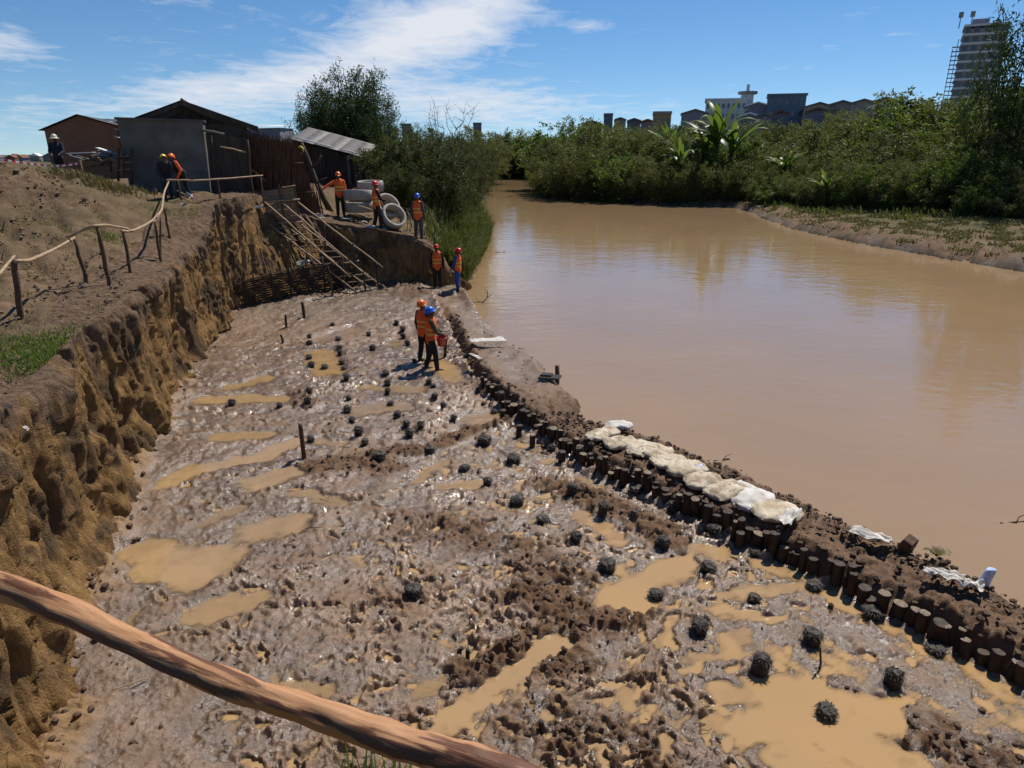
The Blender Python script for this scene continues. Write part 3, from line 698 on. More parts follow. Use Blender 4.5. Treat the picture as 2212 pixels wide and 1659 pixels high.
# --- water
mid = [((a[0] + b[0]) / 2, (a[1] + b[1]) / 2) for a, b in zip(DIKE_OUT, DIKE_OUT)]
cen = []
for p in DIKE_OUT:
    d = [math.hypot(p[0] - q[0], p[1] - q[1]) for q in DIKE_IN]; q = DIKE_IN[d.index(min(d))]
    cen.append((p[0] * .6 + q[0] * .4, p[1] * .6 + q[1] * .4))
rp = [(-3.2, 28.9)] + cen + [(14, 0), (25, -18), (70, -25), (60, 30), (60, 90), (30, 150), (-30, 150), (-12, 90), (-9, 60), (-8, 40)]
bm_v = [(x, y, RIVER_Z) for x, y in rp]
me = bpy.data.meshes.new('river'); me.from_pydata(bm_v, [], [tuple(range(len(bm_v)))]); me.update()
mk('river', me, M['river'], kind='structure')

# =====================================================================================================
#  NEAR OBJECTS
# =====================================================================================================
rng = random.Random(11)
def lump_pts(p0, p1, n, amp, rg, z_amp=None):
    p0, p1 = Vector(p0), Vector(p1); out = []
    for i in range(n + 1):
        t = i / n; e = math.sin(math.pi * t) ** 0.5 if 0 < t < 1 else 0
        out.append(p0.lerp(p1, t) + Vector((rg.uniform(-amp, amp), rg.uniform(-amp, amp), rg.uniform(-amp, amp))) * e)
    return out
def spline(pts, n):
    """Catmull-Rom through 3-D points"""
    P = [Vector(p) for p in pts]; out = []
    m = len(P) - 1
    for i in range(n + 1):
        k = i / n * m; j = min(int(k), m - 1); f = k - j
        p0 = P[max(j - 1, 0)]; p1 = P[j]; p2 = P[j + 1]; p3 = P[min(j + 2, m)]
        out.append(0.5 * (2 * p1 + (p2 - p0) * f + (2 * p0 - 5 * p1 + 4 * p2 - p3) * f * f + (3 * p1 - p0 - 3 * p2 + p3) * f ** 3))
    return out

# --- foreground rail: one debarked branch with worn bark stripes
m, t = new_mat('debarked'); M['debarked'] = m
v = t.mapping(t.obj, (0.9, 14, 14))
n1 = t.noise(1.6, 5, 0.6, v, 0.3); n2 = t.noise(6, 6, 0.65, v)
c = t.mix(t.ramp(n2, [(0.3, 0.0), (0.7, 1.0)]), (0.33, 0.155, 0.070), (0.47, 0.255, 0.125))
c = t.mix(t.ramp(n1, [(0.52, 0.0), (0.58, 1.0)]), c, t.mix(n2, (0.075, 0.026, 0.013), (0.15, 0.060, 0.028)))
c = t.mix(attr(t, 'bark'), c, t.mix(n2, (0.050, 0.017, 0.009), (0.115, 0.043, 0.020)))
c = t.mix(t.math('MULTIPLY', attr(t, 'under'), 0.85), c, t.mix(n2, (0.30, 0.105, 0.026), (0.46, 0.19, 0.055)))  # warm bounce light on the rail's underside, painted into the wood colour
t.link(c, t.b.inputs['Base Color']); t.b.inputs['Roughness'].default_value = 0.55; t.b.inputs['Specular IOR Level'].default_value = 0.3
t.link(t.bump(t.math('ADD', n2, t.math('MULTIPLY', n1, 1.5)), 0.5, 0.006), t.b.inputs['Normal'])
def foreground_rail():
    A = [(-260, 1195, 2.35), (-90, 1238, 2.25), (60, 1285, 2.15), (220, 1355, 2.08), (400, 1440, 2.02), (560, 1500, 1.98), (720, 1553, 1.94), (880, 1610, 1.88), (1000, 1640, 1.84), (1140, 1688, 1.78), (1400, 1790, 1.68)]
    P = []
    for px, py, dep in A:
        u = (px - CX) / F; v = (CY - py) / F
        P.append(Vector((u * dep, dep * (cP + v * sP), CAM_H + dep * (-sP + v * cP))))
    o = Vector(P[0]); ax = (P[-1] - P[0]).normalized(); q = ax.to_track_quat('X', 'Z'); qi = q.inverted()
    pts = [qi @ (p - o) for p in spline(P, 90)]
    n = 40; V = []; und = []; brk = []
    for i, p in enumerate(pts):
        s = i / 90.0
        for k in range(n):
            a = 2 * math.pi * k / n
            r = 0.041 + 0.004 * math.sin(s * 9 + 1) + 0.005 * float(pn(s * 7, math.cos(a) * 1.3 + 3, 501)) + 0.006 * float(pn(s * 22, math.sin(a) * 2 + 5, 505))
            for s0, w0 in ((0.24, .02), (.47, .025), (.66, .02), (.78, .015)):
                r += 0.006 * math.exp(-((s - s0) / w0) ** 2) * (0.5 + 0.5 * math.cos(a - s0 * 20))
            V.append((p.x, p.y + r * math.cos(a), p.z + r * math.sin(a))); und.append(1.0 if math.sin(a + .25 + .5 * math.sin(s * 14)) < -0.30 else 0.0); dv = math.degrees(a) % 360 - 172 - 16 * float(pn(s * 6, 1.7, 511)) - 9 * float(pn(s * 30, 4.7, 513)); brk.append(1.0 if abs(dv) < 24 + 12 * float(pn(s * 5, 8.3, 515)) else 0.0)
    Fq = []
    for i in range(len(pts) - 1):
        for k in range(n):
            k2 = (k + 1) % n; Fq.append((i * n + k, (i + 1) * n + k, (i + 1) * n + k2, i * n + k2))
    root = empty('guard_rail', (P[4].x, P[4].y, gz(P[4].x, 0.5)), 0, 'thick debarked branch rail crossing the near corner of the picture', 'railing')
    r_ = mk('rail', mesh_np('rail', V, Fq, True, {'under': und, 'bark': brk}), M['debarked'], root)
    mi = Matrix.Translation(root.location).inverted()
    r_.matrix_local = mi @ Matrix.Translation(o) @ q.to_matrix().to_4x4()
    for e, ex in ((P[0], -.03), (P[-1], .03)):
        g = gz(e.x, e.y - .1) if e.x > -2 else 3.3
        pb = MB().tube(lump_pts((e.x + ex, e.y - .09, 3.2), (e.x, e.y - .075, e.z + .06), 6, .006, rng), [.05, .05, .048, .047, .046, .045, .04], 10).build('post', M['wood_post'], root, True)
        pb.matrix_local = mi
foreground_rail()

# --- fence along the top of the cut: posts and crooked rails
def fence():
    posts = [((30, 562), (40, 690), 12.3, .055), ((161, 516), (188, 600), 15.6, .045), ((211, 490), (234, 602), 15.4, .048), ((266, 500), (281, 588), 17.0, .042), ((335, 478), (345, 556), 18.9, .038), ((347, 470), (341, 545), 19.2, .028), ((354, 445), (366, 505), 21.0, .036)]
    b0 = at_d(234, 602, 15.4)
    root = empty('branch_fence', (b0.x, b0.y, gz(b0.x, b0.y)), 0, 'crooked pale branch fence on dark posts along the top of the cut bank', 'fence')
    mi = Matrix.Translation(root.location).inverted()
    tops = []
    for (tx, ty), (bx, by), d, r in posts:
        b = at_d(bx, by, d); tp = at_d(tx, ty, d); b.z = min(b.z, gz(b.x, b.y) + .02) - .25
        o = MB().tube(lump_pts(b, tp, 7, .012, rng), [r * 1.05, r, r * .98, r, r * .95, r * .96, r * .9, r * .8], 9, wob=.08, rng=rng).build('post', M['wood_post'], root, True); o.matrix_local = mi
    rails = [[(34, 564, 12.25), (63, 562, 12.8), (95, 549, 13.8), (122, 536, 14.6), (160, 514, 15.55)],
             [(144, 514, 15.3), (176, 498, 15.4), (210, 487, 15.35), (244, 488, 16.3), (278, 494, 16.95)],
             [(262, 500, 16.9), (293, 496, 17.6), (325, 479, 18.7), (342, 462, 19.3)],
             [(330, 480, 18.8), (349, 453, 20.2), (354, 420, 22.0), (364, 392, 23.6)],
             [(359, 389, 23.5), (385, 389, 23.7), (412, 389, 24.0)],
             [(410, 391, 24.0), (470, 387, 24.8), (530, 382, 25.8), (567, 379, 26.6)],
             [(-30, 636, 10.2), (-8, 600, 10.9), (31, 553, 12.3)]]
    for ri, rl in enumerate(rails):
        P = [at_d(*p) for p in rl]
        pts = spline(P, 14); pts = [p + Vector((rng.uniform(-.008, .008),) * 3) for p in pts]
        r0 = .036 if ri < 4 else .03
        o = MB().tube(pts, [r0 * (1 - .25 * i / 14) * rng.uniform(.93, 1.07) for i in range(15)], 9, wob=.06, rng=rng).build('rail', M['wood_rail'], root, True); o.matrix_local = mi
    for (px, d) in ((384, 23.8), (563, 26.5), (470, 24.8)):
        tp = at_d(px, 388 if px < 500 else 384, d); g = gz(tp.x, tp.y)
        o = MB().tube(lump_pts((tp.x, tp.y + .03, g - .3), tp, 5, .01, rng), .034, 8).build('post', M['wood_post'], root, True); o.matrix_local = mi
fence()

# --- driven piles in the pit: short dark stumps with frayed heads
def frayed_pile(rg, h, r, frayed, clump=False):
    nseg = 5
    pts = [(rg.uniform(-.01, .01), rg.uniform(-.01, .01), -0.3 + (h + .3) * i / nseg) for i in range(nseg + 1)]
    a = MB().tube(pts, [r * rg.uniform(.92, 1.05) for _ in pts], 11, wob=.07, rng=rg).me('post', True)
    if not frayed: return a, None
    f = MB()
    nf = 130 if not clump else 150
    for k in range(nf):
        an = rg.uniform(0, 2 * math.pi); zz_ = h - abs(rg.gauss(0, .25)) * h * .9 if not clump else rg.uniform(.01, h)
        zz_ = max(zz_, .01)
        b = Vector((math.cos(an) * r * .9, math.sin(an) * r * .9, zz_))
        L = rg.uniform(.025, .085); up = rg.uniform(-.7, .4)
        d = Vector((math.cos(an + rg.uniform(-.5, .5)), math.sin(an + rg.uniform(-.5, .5)), up)).normalized() * L
        wv = Vector((-math.sin(an), math.cos(an), rg.uniform(-.3, .3))).normalized() * rg.uniform(.003, .008)
        o = len(f.v); f.v += [tuple(b - wv), tuple(b + wv), tuple(b + d * .6 + wv * .7), tuple(b + d + Vector((0, 0, -L * .25))), tuple(b + d * .6 - wv * .7)]
        f.f += [(o, o + 1, o + 2, o + 4), (o + 4, o + 2, o + 3)]
    # battered pad of crushed fibre over the head
    n = 13; prof = [(0, h + .028), (.55, h + .025), (.95, h + .012), (1.12, h - .02), (1.05, h - .05)]
    V = []
    for q, z in prof:
        for k in range(n):
            an = 2 * math.pi * k / n; rr = q * r * rg.uniform(.88, 1.14)
            V.append((rr * math.cos(an), rr * math.sin(an), z + rg.uniform(-.012, .012)))
    Fc = [(i * n + k, i * n + (k + 1) % n, (i + 1) * n + (k + 1) % n, (i + 1) * n + k) for i in range(len(prof) - 1) for k in range(n)]
    f.add(V, Fc)
    return a, f.me('frayed_head')
PROTO = {}
def pile_proto(kind, i):
    key = (kind, i)
    if key not in PROTO:
        rg = random.Random(100 + i * 7 + len(kind))
        if kind == 'brush': PROTO[key] = frayed_pile(rg, rg.uniform(.10, .15), rg.uniform(.085, .105), True)
        elif kind == 'clump': PROTO[key] = frayed_pile(rg, rg.uniform(.12, .17), rg.uniform(.10, .13), True, True)
        else: PROTO[key] = frayed_pile(rg, rg.uniform(.10, .15), rg.uniform(.062, .078), True)
    return PROTO[key]
near = [(1417, 1292), (1527, 1232), (1630, 1198), (1760, 1272), (1882, 1335), (2022, 1408), (1928, 1480), (1752, 1385), (1638, 1448), (1510, 1362), (1627, 1300), (1312, 1230), (1242, 1172), (1782, 1545)]
mid_ = [(1172, 1127), (1118, 1090), (1052, 1048), (1005, 1015), (1235, 1062), (1432, 1180), (1303, 1102), (1372, 1064), (1457, 1107), (1540, 1150), (1193, 974), (1372, 1120)]
clumps = [(820, 992), (930, 978), (1110, 998), (1047, 960), (895, 1285)]
Z8 = lambda zx, zy: ((700 + zx / 2.011) * .54, (1150 + zy / 2.011) * .54)
far_ = [Z8(*p) for p in [(1085, 405), (1085, 455), (1270, 325), (1310, 425), (1080, 575), (1100, 640), (1200, 655), (1325, 492), (1325, 545), (1355, 662), (1375, 745), (1345, 612), (1555, 390), (1590, 500), (1780, 312), (1830, 358), (1840, 408), (1875, 465), (1690, 700), (1715, 782), (1710, 850), (1740, 948), (1795, 1045), (1860, 1118), (1980, 1135), (1890, 1190), (1395, 905), (1385, 1000), (1420, 1082), (1480, 1185), (1085, 850), (1070, 935), (1090, 1245), (1520, 1270), (2090, 895), (2155, 965), (2045, 775), (2080, 800), (1925, 602), (455, 950), (840, 962)]]
far_ += [(1067, 893), (885, 942), (978, 910), (1033, 846), (857, 901)]
def put_pile(px, py, kind, i, label, group):
    p = on_z(px, py, 0.0)
    for _ in range(2): p = on_z(px, py, max(floor_z(p.x, p.y), PUD_Z - .015))
    a, f = pile_proto(kind, i)
    o = empty('driven_pile', (p.x, p.y, p.z - .01), rng.uniform(0, 6.28), label, 'pile', group)
    sc = rng.uniform(.78, 1.15); o.scale = (sc, sc, sc * rng.uniform(.7, 1.3)); o.rotation_euler[0] = rng.uniform(-.2, .2); o.rotation_euler[1] = rng.uniform(-.2, .2)
    mk('post', a, M['pile_wet'], o)
    if f: mk('frayed_head', f, M['fibre'], o)
for i, (x, y) in enumerate(near): put_pile(x, y, 'brush', i % 4, 'short blackened pile with a frayed brush-like head in the near muddy water', 'frayed piles in the near right of the pit')
for i, (x, y) in enumerate(mid_): put_pile(x, y, 'brush', i % 4, 'dark stub of a driven pile in the trodden mud beside the dike', 'pile stubs beside the dike')
for i, (x, y) in enumerate(clumps): put_pile(x, y, 'clump', i % 2, 'squat pile stub swathed in a tangle of black roots', 'root-covered pile stubs')
for i, (x, y) in enumerate(far_): put_pile(x, y, 'small', i % 4, 'small low pile stub in rows across the far half of the pit', 'small pile stubs in the far half of the pit')
# upright marker stakes
for px, py, h, r, lb in ((657, 990, .74, .045, 'tall brown stake standing alone in the middle left of the pit'), (618, 702, .36, .04, 'thin dark peg in the grey mud near the left bank, the nearer of two'), (657, 678, .42, .05, 'thin dark peg in the grey mud near the woven wall'), (612, 740, .26, .035, 'shortest thin peg in the mud near the left bank'), (1690 * .54 / .54, 1450, .34, .012, 'thin upright stick in the water at the near right'), (1010, 1432, .20, .028, 'small black peg at the edge of the brown channel'), (990, 1410, .08, .03, 'tiny black knob of wood beside the brown channel'), (1172, 1580, .14, .03, 'small leaning black peg at the bottom of the pit'), (961, 772, .62, .05, 'brown stake driven beside the man with the bucket')):
    if px == 1690: px = 1772
    p = on_z(px, py, floor_z(*on_z(px, py, 0)[:2])); ln = rng.uniform(-.05, .05)
    MB().tube([(0, 0, -.3), (ln * .3, 0, h * .4), (ln, .0, h * .9), (ln, 0, h)], [r, r, r * .95, r * .8], 9, wob=.08, rng=rng).build('stake', M['wood_post'] if h > .5 else M['pile_wet'], None, True, label=lb, cat='stake', loc=p)

# --- pile row along the inner foot of the dike
def along(pl, step, rg, jit=0.0):
    out = []; acc = 0; nxt = 0
    for (x0, y0), (x1, y1) in zip(pl[:-1], pl[1:]):
        L = math.hypot(x1 - x0, y1 - y0)
        while nxt <= acc + L:
            t = (nxt - acc) / L; nxx, nyy = -(y1 - y0) / L, (x1 - x0) / L
            j = rg.uniform(-jit, jit)
            out.append((x0 + (x1 - x0) * t + nxx * j, y0 + (y1 - y0) * t + nyy * j)); nxt += step * rg.uniform(.8, 1.25)
        acc += L
    return out
ROW = along(DIKE_IN[2:-1], .142, rng, .055)
dp_protos = []
for i in range(7):
    rg = random.Random(300 + i); h = 1.0; r = .062 + .008 * (i % 3)
    pts = [(0, 0, -.4), (rg.uniform(-.008, .008), 0, 0.0), (rg.uniform(-.008, .008), rg.uniform(-.008, .008), .2), (0, rg.uniform(-.008, .008), .42)]
    body = MB().tube(pts, [r * .97, r, r * rg.uniform(.95, 1.04), r * rg.uniform(.93, 1.0)], 12, cap=False, wob=.05, rng=rg).me('post', True)
    n = 12; V = [(r * .99 * math.cos(2 * math.pi * k / n) * rg.uniform(.93, 1.03), r * .99 * math.sin(2 * math.pi * k / n) * rg.uniform(.93, 1.03), .42 + rg.uniform(-.004, .012)) for k in range(n)] + [(0, 0, .428)]
    topm = MB().add(V, [(k, (k + 1) % n, n) for k in range(n)]).me('cut_top')
    dp_protos.append((body, topm))
row_objs = []
for i, (x, y) in enumerate(ROW):
    if y > 27.2 or (y > 16.6 and rng.random() < .55): continue
    b, tp = dp_protos[rng.randrange(7)]; hh = rng.choice([rng.uniform(.62, .85), rng.uniform(.45, .7), rng.uniform(.75, .98)]); ws_ = rng.uniform(.72, 1.22)
    fz = floor_z(x, y)
    nearer = y < 16.8
    o = empty('dike_pile', (x, y, fz + (0 if nearer else -.26)), rng.uniform(0, 6.28), 'round timber pile of the dike row ' + ('sunk in mud beyond the sandbags' if y > 15.0 else 'standing below the sandbags' if x < 3.05 else 'right of the sandbags'), 'pile', 'piles in the row along the dike')
    o.scale = (ws_, ws_, hh * (1 if nearer else .8)); o.rotation_euler[0] = rng.uniform(-.13, .13); o.rotation_euler[1] = rng.uniform(-.13, .13)
    mk('post', b, M['wood_pile'], o); mk('cut_top', tp, M['pile_top'] if rng.random() < .28 else M['wood_pile'], o) if tp.users == 0 else None
    if tp.users and len(o.children) == 1:
        mk('cut_top', tp, None, o)
# second, looser piles standing in front of the row
for i, (px, py) in enumerate([(1150, 962), (1120, 940), (1213, 995), (1295, 1020), (1350, 1048), (1255, 1010), (1415, 1080), (1480, 1112), (1600, 1180), (1085, 905)]):
    p = on_z(px, py, 0); b, tp = dp_protos[i % 7]
    o = empty('dike_pile', (p.x, p.y, floor_z(p.x, p.y) - .1), rng.uniform(0, 6), 'loose round pile standing just in front of the dike row', 'pile', 'loose piles in front of the dike row')
    o.rotation_euler[0] = rng.uniform(-.1, .1); o.scale = (.95, .95, .85)
    mk('post', b, None, o); mk('cut_top', tp, None, o)

# --- clods of earth: too many to count
def clods():
    rs = np.random.RandomState(5)
    ico = [(0, 0, 1), (.89, 0, .45), (.28, .85, .45), (-.72, .53, .45), (-.72, -.53, .45), (.28, -.85, .45), (.72, .53, -.45), (-.28, .85, -.45), (-.89, 0, -.45), (-.28, -.85, -.45), (.72, -.53, -.45), (0, 0, -1)]
    fc = [(0, 1, 2), (0, 2, 3), (0, 3, 4), (0, 4, 5), (0, 5, 1), (1, 6, 2), (2, 6, 7), (2, 7, 3), (3, 7, 8), (3, 8, 4), (4, 8, 9), (4, 9, 5), (5, 9, 10), (5, 10, 1), (1, 10, 6), (6, 11, 7), (7, 11, 8), (8, 11, 9), (9, 11, 10), (10, 11, 6)]
    ico = np.array(ico); fc = np.array(fc)
    C = []; S = []
    def scatter(pl, n, spread, smin, smax, zoff, side=None):
        L = along(pl, sum(math.hypot(b[0] - a[0], b[1] - a[1]) for a, b in zip(pl[:-1], pl[1:])) / n, random.Random(n))
        for x, y in L:
            C.append((x + rs.normal(0, spread), y + rs.normal(0, spread), zoff)); S.append(smin + (smax - smin) * rs.rand() ** 2.2)
    cen2 = [((a[0] * .5 + b[0] * .5), (a[1] * .5 + b[1] * .5)) for a, b in zip(cen, cen)]
    scatter(DIKE_IN[1:], 2600, .17, .012, .065, 0)
    scatter(cen2[6:], 1700, .22, .010, .05, 0)
    scatter([(p[0], p[1]) for p in BASE[5:16]], 700, .22, .010, .06, 0)
    for pts, wd, dp in CLOD_W: scatter(pts, int(150 * wd + 40), wd * .6, .012, .05, 0)
    for k in range(1500):
        y = 4.5 + 20 * rs.rand() ** 1.3; x = -5.5 + rs.rand() * 10; C.append((x, y, 0)); S.append(.008 + .03 * rs.rand() ** 3)
    C = np.array(C); S = np.array(S)
    di, do, ins, s = dike_fields(C[:, 0], C[:, 1]); z, pud, *_ = floor_fields(C[:, 0], C[:, 1])
    prof = sm(0, .28, np.where(ins, di, 0)) * sm(0, .40, np.where(ins, do, 0))
    top = 0.30 + 0.09 * fbm(C[:, 0] * 1.2, C[:, 1] * 1.2, 3, 311) + .05
    z = np.where(ins, prof * top + (1 - prof) * z, z)
    riv = inside(C[:, 0], C[:, 1], RIV_POLY) & ~ins
    base_in = inside(C[:, 0], C[:, 1], [(p[0], p[1]) for p in BASE] + [(30, 29), (30, -10)])
    k = ~riv & base_in & (pud < .5); C = C[k]; S = S[k]; z = z[k]; N = len(C)
    V = ico[None] * S[:, None, None] * (1 + .35 * (rs.rand(N, 12, 1) - .5)) * (np.array([1, 1, .75]) + .5 * (rs.rand(N, 1, 3) - .5))
    V[..., 0] += C[:, 0, None]; V[..., 1] += C[:, 1, None]; V[..., 2] += (z + S * .3)[:, None]
    Fc = fc[None] + (np.arange(N) * 12)[:, None, None]
    mk('mud_clods', mesh_np('mud_clods', V.reshape(-1, 3), Fc.reshape(-1, 3), False), M['mud_clump'], label='loose clods of dark mud along the dike and the foot of the cut', cat='mud', kind='stuff')
clods()

def dry_clods():
    rs = np.random.RandomState(15); N = 3200; y = 8 + 17 * rs.rand(N); x = -(.6 * y) - 9 * rs.rand(N) + .6; cr = np.interp(y, [p[1] for p in CREST[5:16]], [p[0] for p in CREST[5:16]]); k = x < cr - .1; x, y = x[k], y[k]; N = len(x)
    q = np.array([(1, 0, 0), (-1, 0, 0), (0, 1, 0), (0, -1, 0), (0, 0, 1), (0, 0, -1)]); fc = np.array([(0, 2, 4), (2, 1, 4), (1, 3, 4), (3, 0, 4), (2, 0, 5), (1, 2, 5), (3, 1, 5), (0, 3, 5)])
    S = .012 + .06 * rs.rand(N) ** 3; V = q[None] * S[:, None, None] * (.6 + .8 * rs.rand(N, 6, 1)); V[..., 0] += x[:, None]; V[..., 1] += y[:, None]; V[..., 2] += (G(x, y) + .05)[:, None]
    mk('dry_clods', mesh_np('dry_clods', V.reshape(-1, 3), (fc[None] + (np.arange(N) * 6)[:, None, None]).reshape(-1, 3), False), M['dry_clod'], label='loose dry clods and stones over the plateau', cat='soil', kind='stuff')
M['dry_clod'] = simple('dry_clod', (0.10, 0.064, 0.04), (0.26, 0.18, 0.12), 5, .9, .3)
dry_clods()
def chips():
    rs = np.random.RandomState(9); N = 2600
    y = 4.6 + 19 * rs.rand(N) ** 1.4; x = (-.52 + .92 * rs.rand(N)) * (y + .6)
    di, do, ins, s_ = dike_fields(x, y); z, pud, *_ = floor_fields(x, y)
    k = inside(x, y, [(p[0], p[1]) for p in BASE] + DIKE_IN[::-1]) & (pud < .4) & ~ins; x, y, z = x[k], y[k], z[k]; N = len(x)
    a = rs.rand(N) * 6.28; L = .015 + .06 * rs.rand(N) ** 2; w_ = .004 + .010 * rs.rand(N); tl = rs.normal(0, .25, N)
    d = np.stack([np.cos(a), np.sin(a), tl], 1); s2 = np.stack([-np.sin(a), np.cos(a), rs.normal(0, .2, N)], 1); c = np.stack([x, y, z + .016], 1); up = np.array([0, 0, 1.0])
    P0, P1 = c - d * L[:, None], c + d * L[:, None]; sw = s2 * w_[:, None]
    V = np.stack([P0 - sw, P0 + sw, P1 + sw * .6, P1 - sw * .6, (P0 + P1) / 2 + up * (w_ * .9)[:, None]], 1).reshape(-1, 3); q = np.arange(N)[:, None] * 5
    Fc = np.concatenate([q + np.array([[0, 1, 4]]), q + np.array([[1, 2, 4]]), q + np.array([[2, 3, 4]]), q + np.array([[3, 0, 4]])], 0)
    half = len(Fc)
    mk('wood_chips', mesh_np('wood_chips', V, Fc, False), M['bark'], label='dark chips of bark and wood strewn over the pit floor', cat='debris', kind='stuff')
chips()
# --- twigs and bits of wood lying on the mud
tw = 0
for k in range(46):
    y = rng.uniform(5.5, 20); x = rng.uniform(-.38, .22) * y
    L = rng.uniform(.10, .34); a = rng.uniform(0, math.pi); z = floor_z(x, y) + .02
    d = Vector((math.cos(a), math.sin(a), rng.uniform(-.05, .12))) * L
    MB().tube(lump_pts(-d / 2, d / 2, 4, .01, rng), [.008, .009, .008, .006, .004], 6).build('twig', M['bark'] if k % 3 else M['pile_top'], None, True, label='short dark twig lying on the mud of the pit floor' if k % 3 else 'pale splinter of wood lying on the mud of the pit floor', cat='twig', group='dark twigs on the pit floor' if k % 3 else 'pale splinters on the pit floor', loc=(x, y, z))
for px, py, px2, py2, lb, r in ((245, 1500, 320, 1468, 'thin pale stick on the mud under the near rail', .007), (1275, 1372, 1230, 1352, 'black stick at the head of the brown channel', .014), (870, 645, 905, 620, 'short pole leaning on the mud by the far end of the dike', .03)):
    a = on_z(px, py, 0); b = on_z(px2, py2, 0); a.z = floor_z(a.x, a.y) + .03; b.z = floor_z(b.x, b.y) + .04
    MB().tube(lump_pts((0, 0, 0), b - a, 5, .01, rng), r, 7).build('stick', M['wood_rail'] if r < .01 else M['bark'], None, True, label=lb, cat='stick', loc=a)

# --- sandbags and sacks on the dike
def sandbag_me(rg, L, W, H, name='sandbag'):
    nu, nv = 30, 18; V = []; sd = rg.randrange(900)
    for i in range(nu + 1):
        th = math.pi * i / nu
        for j in range(nv):
            ph = 2 * math.pi * j / nv
            cx = math.copysign(abs(math.cos(th)) ** .55, math.cos(th)); sx = abs(math.sin(th)) ** .62
            cyy = math.copysign(abs(math.cos(ph)) ** .7, math.cos(ph)); szz = math.copysign(abs(math.sin(ph)) ** .85, math.sin(ph))
            x, y, z = cx * L / 2, sx * cyy * W / 2, sx * szz * H / 2
            n = 0.03 * float(pn(x * 7 + sd, y * 7, 601)) + .014 * float(pn(x * 22, y * 22 + sd, 605)) + .010 * float(1 - abs(pn(x * 6 + y * 9, y * 3 + sd, 609)) * 3)
            z += n if z > -.02 else 0
            z -= .10 * (x / L) ** 2 * (1 if z > 0 else 0) * rg.uniform(.8, 1.2)
            V.append((x, y + .5 * n, z))
    Fq = [(i * nv + j, i * nv + (j + 1) % nv, (i + 1) * nv + (j + 1) % nv, (i + 1) * nv + j) for i in range(nu) for j in range(nv)]
    return mesh_np(name, V, Fq, True)
Z10 = lambda zx, zy: ((2200 + zx / 1.843) * .54, (1600 + zy / 1.843) * .54)
bags = [(500, 178, .62, .40, 'w', 'whitest sandbag at the far end of the row, reaching over the water'), (390, 238, .80, .46, 's', 'muddy cream sandbag second from the far end of the row'), (530, 305, .72, .52, 's', 'cream sandbag third from the far end, speckled with mud'), (690, 345, .76, .56, 's', 'broad wrinkled cream sandbag fourth from the far end of the row'), (800, 372, .70, .50, 's', 'cream sandbag fifth from the far end, low on the river side'), (885, 440, .74, .52, 's', 'speckled sandbag in the middle of the row, sixth from the far end'), (1010, 498, .74, .50, 's', 'ribbed brownish sandbag seventh from the far end of the row'), (1130, 585, .66, .48, 's', 'greyish sandbag eighth from the far end of the row'), (1290, 650, .70, .56, 's', 'mud-smeared sandbag fourth from the near end of the row'), (1430, 650, .50, .42, 'w', 'small white sandbag behind the near end of the row'), (1500, 722, .76, .56, 'w', 'bright white crumpled sandbag second from the near end of the row'), (1670, 808, .80, .60, 's', 'large flat cream sandbag at the near end of the row')]
DV = Vector((DIKE_IN[10][0] - DIKE_IN[6][0], DIKE_IN[10][1] - DIKE_IN[6][1], 0)).normalized()
for i, (zx, zy, L, W, kd, lb) in enumerate(bags):
    px, py = Z10(zx, zy); p = on_z(px, py + 3, .38); rg = random.Random(40 + i)
    o = mk('sandbag', sandbag_me(rg, L, W * 1.02, rg.uniform(.13, .17)), M['sack_white'] if kd == 'w' else M['sack'], None, lb, 'sandbag', 'sandbags on the dike', None, p)
    o.rotation_euler = (rg.uniform(-.1, .1), rg.uniform(-.12, .06), math.atan2(DV.y, DV.x) + math.pi / 2 + rg.uniform(-.45, .45))
    if i == 0: o.rotation_euler[2] = .1
def crumple(rg, L, W, amp, name, n=22, hang=0.0):
    V = []; sd = rg.randrange(500)
    for i in range(n + 1):
        for j in range(n + 1):
            u, v = i / n - .5, j / n - .5
            z = amp * (float(pn(u * 2.6 + sd, v * 2.6, 621)) + .35 * float(1 - 2 * abs(pn(u * 4.5, v * 4.5 + sd, 625)))) + .5 * amp
            z -= hang * (u * u + v * v)
            V.append((u * L * (1 + .15 * float(pn(v * 3, sd, 629))), v * W * (1 + .15 * float(pn(u * 3 + 9, sd, 631))), z))
    Fq = [(i * (n + 1) + j, (i + 1) * (n + 1) + j, (i + 1) * (n + 1) + j + 1, i * (n + 1) + j + 1) for i in range(n) for j in range(n)]
    me = mesh_np(name, V, Fq, True); return me
def cloth(name, px, py, z, L, W, amp, rz, mat, lb, cat, seed, hang=0.0):
    p = on_z(px, py, z); o = mk(name, crumple(random.Random(seed), L, W, amp, name, hang=hang), mat, None, lb, cat, None, None, p, (0, 0, rz))
    md = o.modifiers.new('thickness', 'SOLIDIFY'); md.thickness = .006
    return o
cloth('sack', 1052, 735, .46, 1.05, .42, .03, .25, M['sack_white'], 'flat dirty white sack lying across the far part of the dike', 'sack', 1)
cloth('sack', 1880, 1158, .42, .55, .24, .05, -.7, M['sack_white'], 'half-buried white sack edge on the river side of the near dike', 'sack', 2)
cloth('sack', 2038, 1246, .44, .46, .22, .07, -.6, M['sack_white'], 'crumpled white sack at the water edge, left of the blue bag', 'sack', 3)
cloth('sack', 2085, 1262, .44, .40, .24, .08, -.7, M['sack_white'], 'crumpled white sack touching the blue and white bag', 'sack', 4)
cloth('sack', 1705, 1118, .47, .55, .2, .06, .9, M['sack_white'], 'folded white sack flap at the near end of the sandbags', 'sack', 5)
cloth('plastic_scrap', 1500, 1010, .42, .3, .14, .04, .2, M['bag_blue'], 'small blue-grey plastic scrap behind the sandbags', 'plastic', 6)
